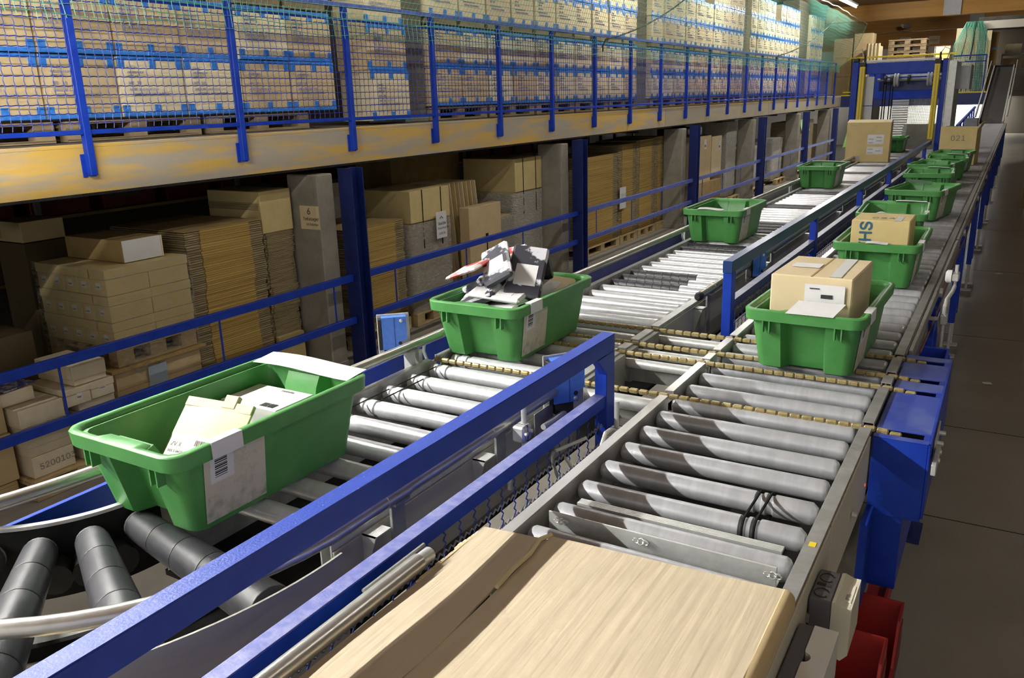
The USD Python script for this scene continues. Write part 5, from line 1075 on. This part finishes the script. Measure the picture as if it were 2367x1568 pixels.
# ------------------------------------------------------------------ lift at the end of the left lane
def lift():
    t = thing('vertical_lift', 'blue steel lift frame with yellow light curtains at the end of the left conveyor', 'lift')
    Y = 12.3; d = 1.5
    for x0, x1 in ((-1.985, -1.905), (-.905, -.845)):
        MB().box(x0, x1, Y, Y + .10, -.9 if x0 > -1 else -1.559, 1.22, .004).build('front_post', blue, t); MB().box(x0, x1, Y + d, Y + d + .10, -.9 if x0 > -1 else -1.559, 1.22, .004).build('rear_post', blue, t)
    MB().box(-1.98, -1.91, Y - .01, Y + .11, 1.221, 1.27, .006).build('post_cap', black, t)
    MB().box(-1.904, -.906, Y + .01, Y + .07, 1.06, 1.20, .004).build('top_beam', blue, t); MB().box(-1.904, -.906, Y + d + .02, Y + d + .08, .72, 1.15, .004).build('rear_beam', blue, t); MB().box(-1.70, -.906, Y + .5, Y + .55, .84, 1.0, .003).build('drive_plate', navy, t)
    MB().box(-1.86, -.92, Y - .012, Y + .008, 1.205, 1.235, .003).build('roof_strip', paper, t)
    for x, z0 in ((-1.845, .06), (-.955, .22)):
        MB().box(x - .032, x + .032, Y - .08, Y - .012, z0, 1.16, .006).build('light_curtain', yellow, t); lc = t.GetChildren()[-1]; MB().box(x - .034, x + .034, Y - .082, Y - .01, 1.161, 1.215, .004).build('curtain_cap', black, lc); MB().box(x - .008, x + .008, Y - .0825, Y - .08, z0 + .02, 1.14).build('curtain_lens', mat('amber_lens', (.45, .30, .01), .3), lc); MB().cyl((x + .02, Y - .05, 1.215), (x + .02, Y - .05, 1.30), .012, 8).build('curtain_plug', black, lc)
    for i, z in enumerate((-.10, .28, .66)): MB().box(-1.895, -1.70, Y + .03, Y + .05, z, z + .37, .002).build('grey_panel', box_grey, t)
    for i in range(24): MB().box(-1.62, -1.40, Y + d - .03, Y + d - .02, -.1 + .034 * i, -.1 + .034 * i + .026, .001).build('louvre', box_grey, t)
    MB().cyl((-1.70, Y + .30, .98), (-.91, Y + .30, .98), .022, 14).build('drive_shaft', zinc_dark, t, 40); MB().box(-1.60, -.92, Y + .34, Y + .38, 1.02, 1.05, .002).build('cross_bar', zinc, t)
    for x in (-1.46, -1.06): MB().lathe((x - .03, Y + .30, .98), (x + .03, Y + .30, .98), [(0, .06), (0, .085), (.35, .085), (.4, .07), (.6, .07), (.65, .085), (1, .085), (1, .06)], 20).build('belt_pulley', box_grey, t, 40)
    for x in (-1.60, -1.52, -1.31): MB().lathe((x - .015, Y + .30, .98), (x + .015, Y + .30, .98), [(0, .03), (0, .06), (1, .06), (1, .03)], 16).build('chain_sprocket', black, t, 40)
    for x in (-1.615, -1.585, -1.53, -1.50): MB().box(x, x + .012, Y + .28, Y + .29, -.4, .96).build('lift_chain', dark_gap, t)
    MB().box(-1.66, -1.62, Y + .28, Y + .36, .96, 1.12, .004).build('motor_bracket', blue, t)
    MB().box(-.836, -.74, Y + .02, Y + .9, .33, 1.19, .004).build('grey_side_duct', zinc, t); MB().box(-.843, -.837, Y - .01, Y + .02, -.2, 1.2, .002).build('side_strip', paper, t)
    MB().box(-.835, -.60, Y + .25, Y + .9, .84, 1.13, .004).build('control_cabinet', box_grey, t); MB().box(-.60, -.588, Y + .23, Y + .92, .83, 1.14, .002).build('cabinet_door', box_grey, t); MB().box(-.835, -.66, Y + .05, Y + .24, 1.17, 1.195, .003).build('cabinet_bracket', paper, t)
    MB().tube([(-.86, Y + .05, 1.22), (-.84, Y + .05, 1.33), (-.90, Y + .05, 1.36), (-.95, Y + .04, 1.28)], .008, 6).build('cable_loop', cable_grey, t, 40); MB().tube([(-1.98, Y + .02, 1.24), (-1.96, Y, 1.36), (-1.88, Y, 1.38), (-1.85, Y - .03, 1.28)], .007, 6).build('cable_loop', cable_grey, t, 40)
    q = MB()
    for x in np.arange(-1.42, -.92, .022): q.box(x, x + .0035, Y + d + .085, Y + d + .0885, -.3, .72)
    for z in np.arange(-.3, .72, .022): q.box(-1.42, -.92, Y + d + .089, Y + d + .0925, z, z + .0035)
    q.build('rear_mesh', zinc_dark, t, kind='stuff')
    MB().box(-1.40, -.92, Y + d + .11, Y + d + .116, -.2, .80).build('guard_panel', glass, t)
    MB().box(-1.88, -.92, Y + .12, Y + d - .04, -.10, -.055, .002).build('lift_platform', belt_black, t)
    q = MB()
    for y in np.arange(Y + .16, Y + d - .06, P): q.cyl((-1.80, y, -RR), (-1.0, y, -RR), RR, 12)
    q.build('lift_rollers', zinc_dark, t, 40, kind='stuff')
lift()
t = thing('platform_stop', 'dark rounded steel stop plate behind the distant green bin', 'plate', (-1.22, 14.6, .0)); 
MB().prism([(-.32, -.2), (.25, -.2), (.25, .30), (.23, .33), (-.28, .33), (-.32, .29)], 'y', -.02, .02).build('plate', concrete, t)

# ------------------------------------------------------------------ incline belt
def incline():
    t = thing('incline_conveyor', 'black incline belt conveyor climbing to the upper platform at the far right', 'conveyor')
    A = np.array((0, 23.65, .0)); B = np.array((0, 29.6, 1.42)); x0, x1 = -.80, -.33
    for s, m_ in ((0, belt_black),): MB().quad((x0, A[1], A[2]), (x1, A[1], A[2]), (x1 + .03, B[1], B[2]), (x0 + .03, B[1], B[2]), .03).build('belt', m_, t)
    for x in (x0 - .035, x1 + .005):
        MB().quad((x, A[1], .04), (x + .035, A[1], .04), (x + .065, B[1], 1.46), (x + .03, B[1], 1.46), .14).build('side_frame', zinc, t)
    for x in (x0 - .10, x1 + .10): MB().tube([(x, 23.7, .16), (x + .03, 29.6, 1.58)], .02, 8).build('hand_pipe', zinc_dark, t, 40)
    MB().cyl((x0 - .06, 29.6, 1.41), (x1 + .1, 29.6, 1.41), .05, 12).build('head_drum', dark_gap, t, 40)
    for y, z in ((25, .2), (28, .9)): MB().box(x0, x0 + .05, y, y + .05, -.899, z, .002).box(x1 - .05, x1, y, y + .05, -.899, z, .002).build('support_leg', zinc_dark, t)
incline()
t = thing('far_handrail', 'short blue handrail rising beside the foot of the incline belt', 'railing'); MB().quad((-.96, 17.5, .20), (-.92, 17.5, .20), (-.92, 24, .40), (-.96, 24, .40), .04).build('top_bar', blue, t); MB().quad((-.96, 17.5, -.02), (-.92, 17.5, -.02), (-.92, 24, .14), (-.96, 24, .14), .04).build('lower_bar', blue, t)
for y in np.arange(17.6, 24, 1.0): MB().box(-.955, -.925, y, y + .04, -.899, .17 + (y - 17.5) * .0305, .002).build('post', blue, t)

# ------------------------------------------------------------------ far platform and background
t = thing('cross_platform', None, None, kind='structure'); MB().box(-5.29, -.85, 31.0, 31.06, .32, .70, .004).build('fascia', navy, t); MB().box(-5.29, .2, 31.07, 41.7, .55, .68).build('deck', dark_wall, t)
MB().box(-5.29, -.9, 30.99, 31.0, .68, .72).build('yellow_edge', yellow, t)
t = thing('platform_rail', 'yellow handrail across the far platform above the lift', 'railing'); MB().box(-5.25, -1.9, 31.02, 31.06, 1.88, 1.93, .003).build('top_rail', yellow, t); MB().box(-5.25, -1.9, 31.02, 31.05, .78, .82, .003).build('bottom_rail', yellow, t)
q = MB()
for x in np.arange(-5.2, -1.9, .07): q.box(x, x + .006, 31.03, 31.036, .82, 1.88)
for z in np.arange(.85, 1.88, .07): q.box(-5.25, -1.9, 31.037, 31.043, z, z + .006)
q.build('mesh_wires', mat('dull_yellow_wire', (.30, .25, .03), .5), t, kind='stuff')
t = thing('platform_rail', 'blue mesh barrier on the far platform right of the lift', 'railing'); MB().box(-2.0, -1.05, 31.02, 31.06, 1.80, 1.84).box(-2.0, -1.05, 31.02, 31.06, 1.62, 1.65).box(-1.09, -1.05, 31.02, 31.06, .71, 1.80).build('frame', blue, t)
q = MB()
for x in np.arange(-2.0, -1.1, .05): q.box(x, x + .005, 31.04, 31.045, .71, 1.8)
for z in np.arange(.75, 1.8, .05): q.box(-2.0, -1.09, 31.046, 31.05, z, z + .005)
q.build('mesh_wires', navy, t, kind='stuff')
first = None
for k in range(9):
    lab = 'used wooden pallet in the stack on the far platform, %s from the top' % ordinal(9 - k); loc = (-3.55, 33.0, .681 + .1445 * k * 1.4)
    if first is None:
        first = thing('stacked_pallet', lab, 'pallet', loc, group='stack of pallets on the far platform')
        for x in (-.5, 0, .5):
            for y in (-.33, 0, .33): MB().box(x - .09, x + .09, y - .06, y + .06, .03, .15).build('block', wood_grey, first)
        for y in (-.35, -.18, 0, .18, .35): MB().box(-.6, .6, y - .05, y + .05, .1505, .195, .003).build('deck_board', wood_grey, first)
        for y in (-.33, 0, .33): MB().box(-.6, .6, y - .05, y + .05, 0, .0295, .003).build('bottom_board', wood_grey, first)
    else: dup(first, 'stacked_pallet', lab, loc)
for i, (x, z, w, h) in enumerate(((-5.6, .69, .62, .64), (-5.6, 1.335, .62, .64), (-5.6, 1.98, .62, .64), (-4.95, .69, .6, .70), (-4.95, 1.395, .6, .70), (-4.95, 2.10, .6, .66))):
    carton('far_carton', 'tan taped carton stacked on the far platform, %s column, %s from the bottom' % ('left' if i < 3 else 'right', ordinal(i % 3 + 1)), (x, 32.9, z), (w, .8, h), card, tape=False)
carton('wrapped_rolls', 'film-wrapped cream rolls with blue tape in front of the pallet stack on the far platform', (-4.50, 32.2, .69), (.42, .5, 1.6), card_cream, seam=False, cat='wrapped load'); 
t = thing('blue_band', 'blue tape band around the cream rolls on the far platform', 'tape', (-4.50, 31.944, 1.9)); MB().box(-.212, .212, -.004, 0, 0, .06).box(-.212, .212, -.004, 0, -.75, -.69).build('band', tape_blue, t)
for i in range(4): t = thing('cream_roll', 'cream packing roll standing on the far platform, %s from the left' % ordinal(i + 1), 'roll', (-4.66 + .11 * i, 31.75, .69)); MB().cyl((0, 0, 0), (0, 0, 1.68), .05, 12).build('roll_body', card_cream, t, 40)
for i, z in enumerate((.69, 1.05, 1.41)): carton('dark_pallet_box', 'dark slatted crate on the far platform left of the lift, %s from the bottom' % ordinal(i + 1), (-4.5 + .42, 31.9, z), (.5, .5, .355), wood_grey, seam=False, cat='crate')
for i, (z, h) in enumerate(((.69, .55), (1.245, .55), (1.80, .50), (2.305, .45))): carton('far_carton', 'tan carton behind the green net right of the lift, %s from the bottom' % ordinal(i + 1), (-1.58, 33.2, z), (1.05, .6, h), card_pale if i % 2 else card)
t = thing('hanging_net', 'bunched green net hanging in front of cartons right of the lift', 'net'); q = MB()
for i in range(46):
    x = -2.05 + .022 * i; g = math.exp(-((i - 24) / 7.0) ** 2) * .5; xc = -1.52
    q.tube([(xc + (x - xc) * .45, 31.6, 2.86), (x * (1 - g) + xc * g, 31.55 - .05 * math.sin(i), 2.2), (x + .02 * math.sin(i * 2.1), 31.6, 1.4), (x + .05 * math.sin(i), 31.6, .72)], .007, 3, False)
for z in np.arange(.75, 2.7, .05): q.tube([(-2.05 + .1 * (z > 2), 31.58, z), (-1.6, 31.52, z + .03), (-1.05 - .1 * (z > 2), 31.58, z)], .005, 3, False)
q.build('net_cords', net_green, t, kind='stuff'); MB().tube([(-1.75, 31.5, 2.8), (-1.72, 31.5, 2.4), (-1.8, 31.5, 1.85)], .012, 6).build('black_cord', cable_black, t); MB().tube([(-1.5, 31.5, 2.85), (-1.52, 31.5, 2.2), (-1.55, 31.5, 1.7)], .02, 6).build('black_cord', cable_black, t)
# wooden beams, wall panels, door
structure(MB().box(-5.75, 7, 29.9, 30.2, 2.98, 3.449, .004), 'trim', glulam, label='golden glulam beam under the ceiling, nearer one'); structure(MB().box(-8, 7, 36.6, 36.9, 2.98, 3.449, .004), 'trim', glulam, label='golden glulam beam under the ceiling, farther one')
structure(MB().box(-8, -1.4, 36.95, 37.1, 2.40, 2.975), 'wall_beam', glulam); structure(MB().box(-8, -3.05, 37.0, 37.1, .68, 2.395).box(-2.52, -1.4, 37.0, 37.1, .68, 2.395), 'wall_panel', white_wall)
for i, (x, y, z) in enumerate(((-2.1, 29.88, 3.2), (-1.72, 36.58, 3.2))): t = thing('beam_plate', 'grey square plate on the %s glulam beam' % ('nearer', 'farther')[i], 'plate', (x, y, z)); MB().box(-.24, .24, -.03, .015, -.22, .24, .003).build('plate', box_grey, t)
for i, x in enumerate((-4.1, -3.1)): t = thing('wall_notice', 'framed cream notice on the wooden wall beam, %s one' % ('left', 'right')[i], 'sign', (x, 36.93, 2.62)); MB().box(-.19, .19, -.015, .015, -.15, .15, .002).build('frame', paper, t); MB().box(-.17, .17, -.018, -.0155, -.12, .12).build('sheet', card_cream, t); MB().box(-.15, .15, -.020, -.0185, -.01, .01).box(-.12, .12, -.020, -.0185, -.06, -.05).build('print', grey_ink, t)
t = thing('lit_doorway', None, None, kind='structure'); MB().box(-3.05, -2.52, 37.6, 37.62, .68, 2.395).build('orange_lit_wall', mat('orange_light_wall', (.62, .30, .04), .6), t);  # orange doorway light put into the wall colour
structure(MB().box(-1.40, -1.17, 31.7, 32.0, .68, 2.86, .004).box(-1.17, 1.0, 31.7, 32.0, 2.62, 2.86, .004), 'door_frame', white_wall)
structure(MB().box(-1.45, 7, 32.01, 32.2, 2.60, 3.0).box(.6, 7, 31.9, 32.1, -.9, 2.6), 'wall_far', mat('grey_far_wall', (.11, .105, .09), .8, col2=(.05, .046, .04), scale=.9, detail=6))
structure(MB().box(-1.2, 2, 38, 38.2, -.9, 3.4), 'wall_inner', mat('dim_corridor_wall', (.12, .105, .08), .8))
carton('corridor_rack_box', 'tan cartons with blue corner on a rack in the far corridor, upper one', (-.42, 35.5, 1.95), (.5, .5, .32), card_cream); carton('corridor_rack_box', 'tan cartons with white labels on a rack in the far corridor, lower one', (-.40, 35.5, 1.45), (.6, .5, .34), card, label_at=('y', 0, .1, .12, .1))
t = thing('corridor_rack', 'grey rack shelf carrying cartons in the far corridor', 'rack'); MB().box(-.75, .2, 35.2, 35.8, 1.90, 1.945).box(-.75, .2, 35.2, 35.8, 1.40, 1.445).box(-.75, -.71, 35.2, 35.24, .681, 1.90).box(.16, .2, 35.2, 35.24, .681, 1.90).build('frame', box_grey, t)
t = thing('tall_wrapped_boards', 'bundle of tan boards with blue tape standing left in the far doorway', 'boards', (-.98, 33.2, .681)); MB().box(-.10, .12, -.1, .1, 0, 1.9, .004).build('boards', card_brown, t); MB().box(-.102, .122, -.102, .102, .5, .56).box(-.102, .122, -.102, .102, 1.35, 1.42).build('band', tape_blue, t)
# bright wall under the platform, seen through the lift
structure(MB().box(-5.2, .3, 40.0, 40.1, -1.5, .5), 'wall_under_platform', white_wall)
lamp = emitter('under_platform_glow', (1, .99, .95), 420.0)
t = thing('fluorescent_lamp', 'added fluorescent tube under the far platform', 'lamp', (-2.2, 37.6, .42)); MB().cyl((-1.4, 0, 0), (1.4, 0, 0), .02, 12).build('tube', lamp, t, 40); MB().box(-1.45, 1.45, -.04, .04, .015, .131, .005).build('housing', box_grey, t)  # tube added to brighten the wall seen through the lift
t = thing('fluorescent_lamp', 'added fluorescent tube behind the wooden wall, lighting the orange doorway', 'lamp', (-2.8, 37.3, 2.62)); MB().cyl((-.5, 0, 0), (.5, 0, 0), .02, 12).build('tube', lamp, t, 40); MB().box(-.55, .55, -.04, .04, .015, .12, .005).build('housing', box_grey, t); MB().cyl((-.4, 0, .121), (-.4, 0, .83), .008, 6).cyl((.4, 0, .121), (.4, 0, .83), .008, 6).build('hanger_rod', zinc_dark, t)  # hidden tube added to light the doorway wall
t = thing('fluorescent_lamp', 'unlit grey tube housing on the farther glulam beam', 'lamp', (-4.0, 36.4, 3.1), 80); MB().box(-.7, .7, -.06, .06, 0, .09, .01).cyl((-.65, 0, -.02), (.65, 0, -.02), .02, 10).build('housing', box_grey, t)
carton('aisle_carton', 'dark brown carton at the right edge of the aisle, farther one', (.72, 19.2, -.899), (.8, .6, .95), card_brown); carton('aisle_carton', 'dark brown carton at the right edge of the aisle, nearer one', (.60, 15.0, -.899), (.8, .6, .42), card_brown)

t = thing('perforated_plate', 'small perforated steel plate behind the far rim of the near bin', 'plate', (-1.78, 1.46, .06)); MB().box(-.002, .002, -.05, .05, .0, .07, .001).build('plate', zinc, t)
for y in (-.03, .03): MB().box(.0021, .0028, y - .009, y + .009, .045, .055).build('slot', dark_gap, t)
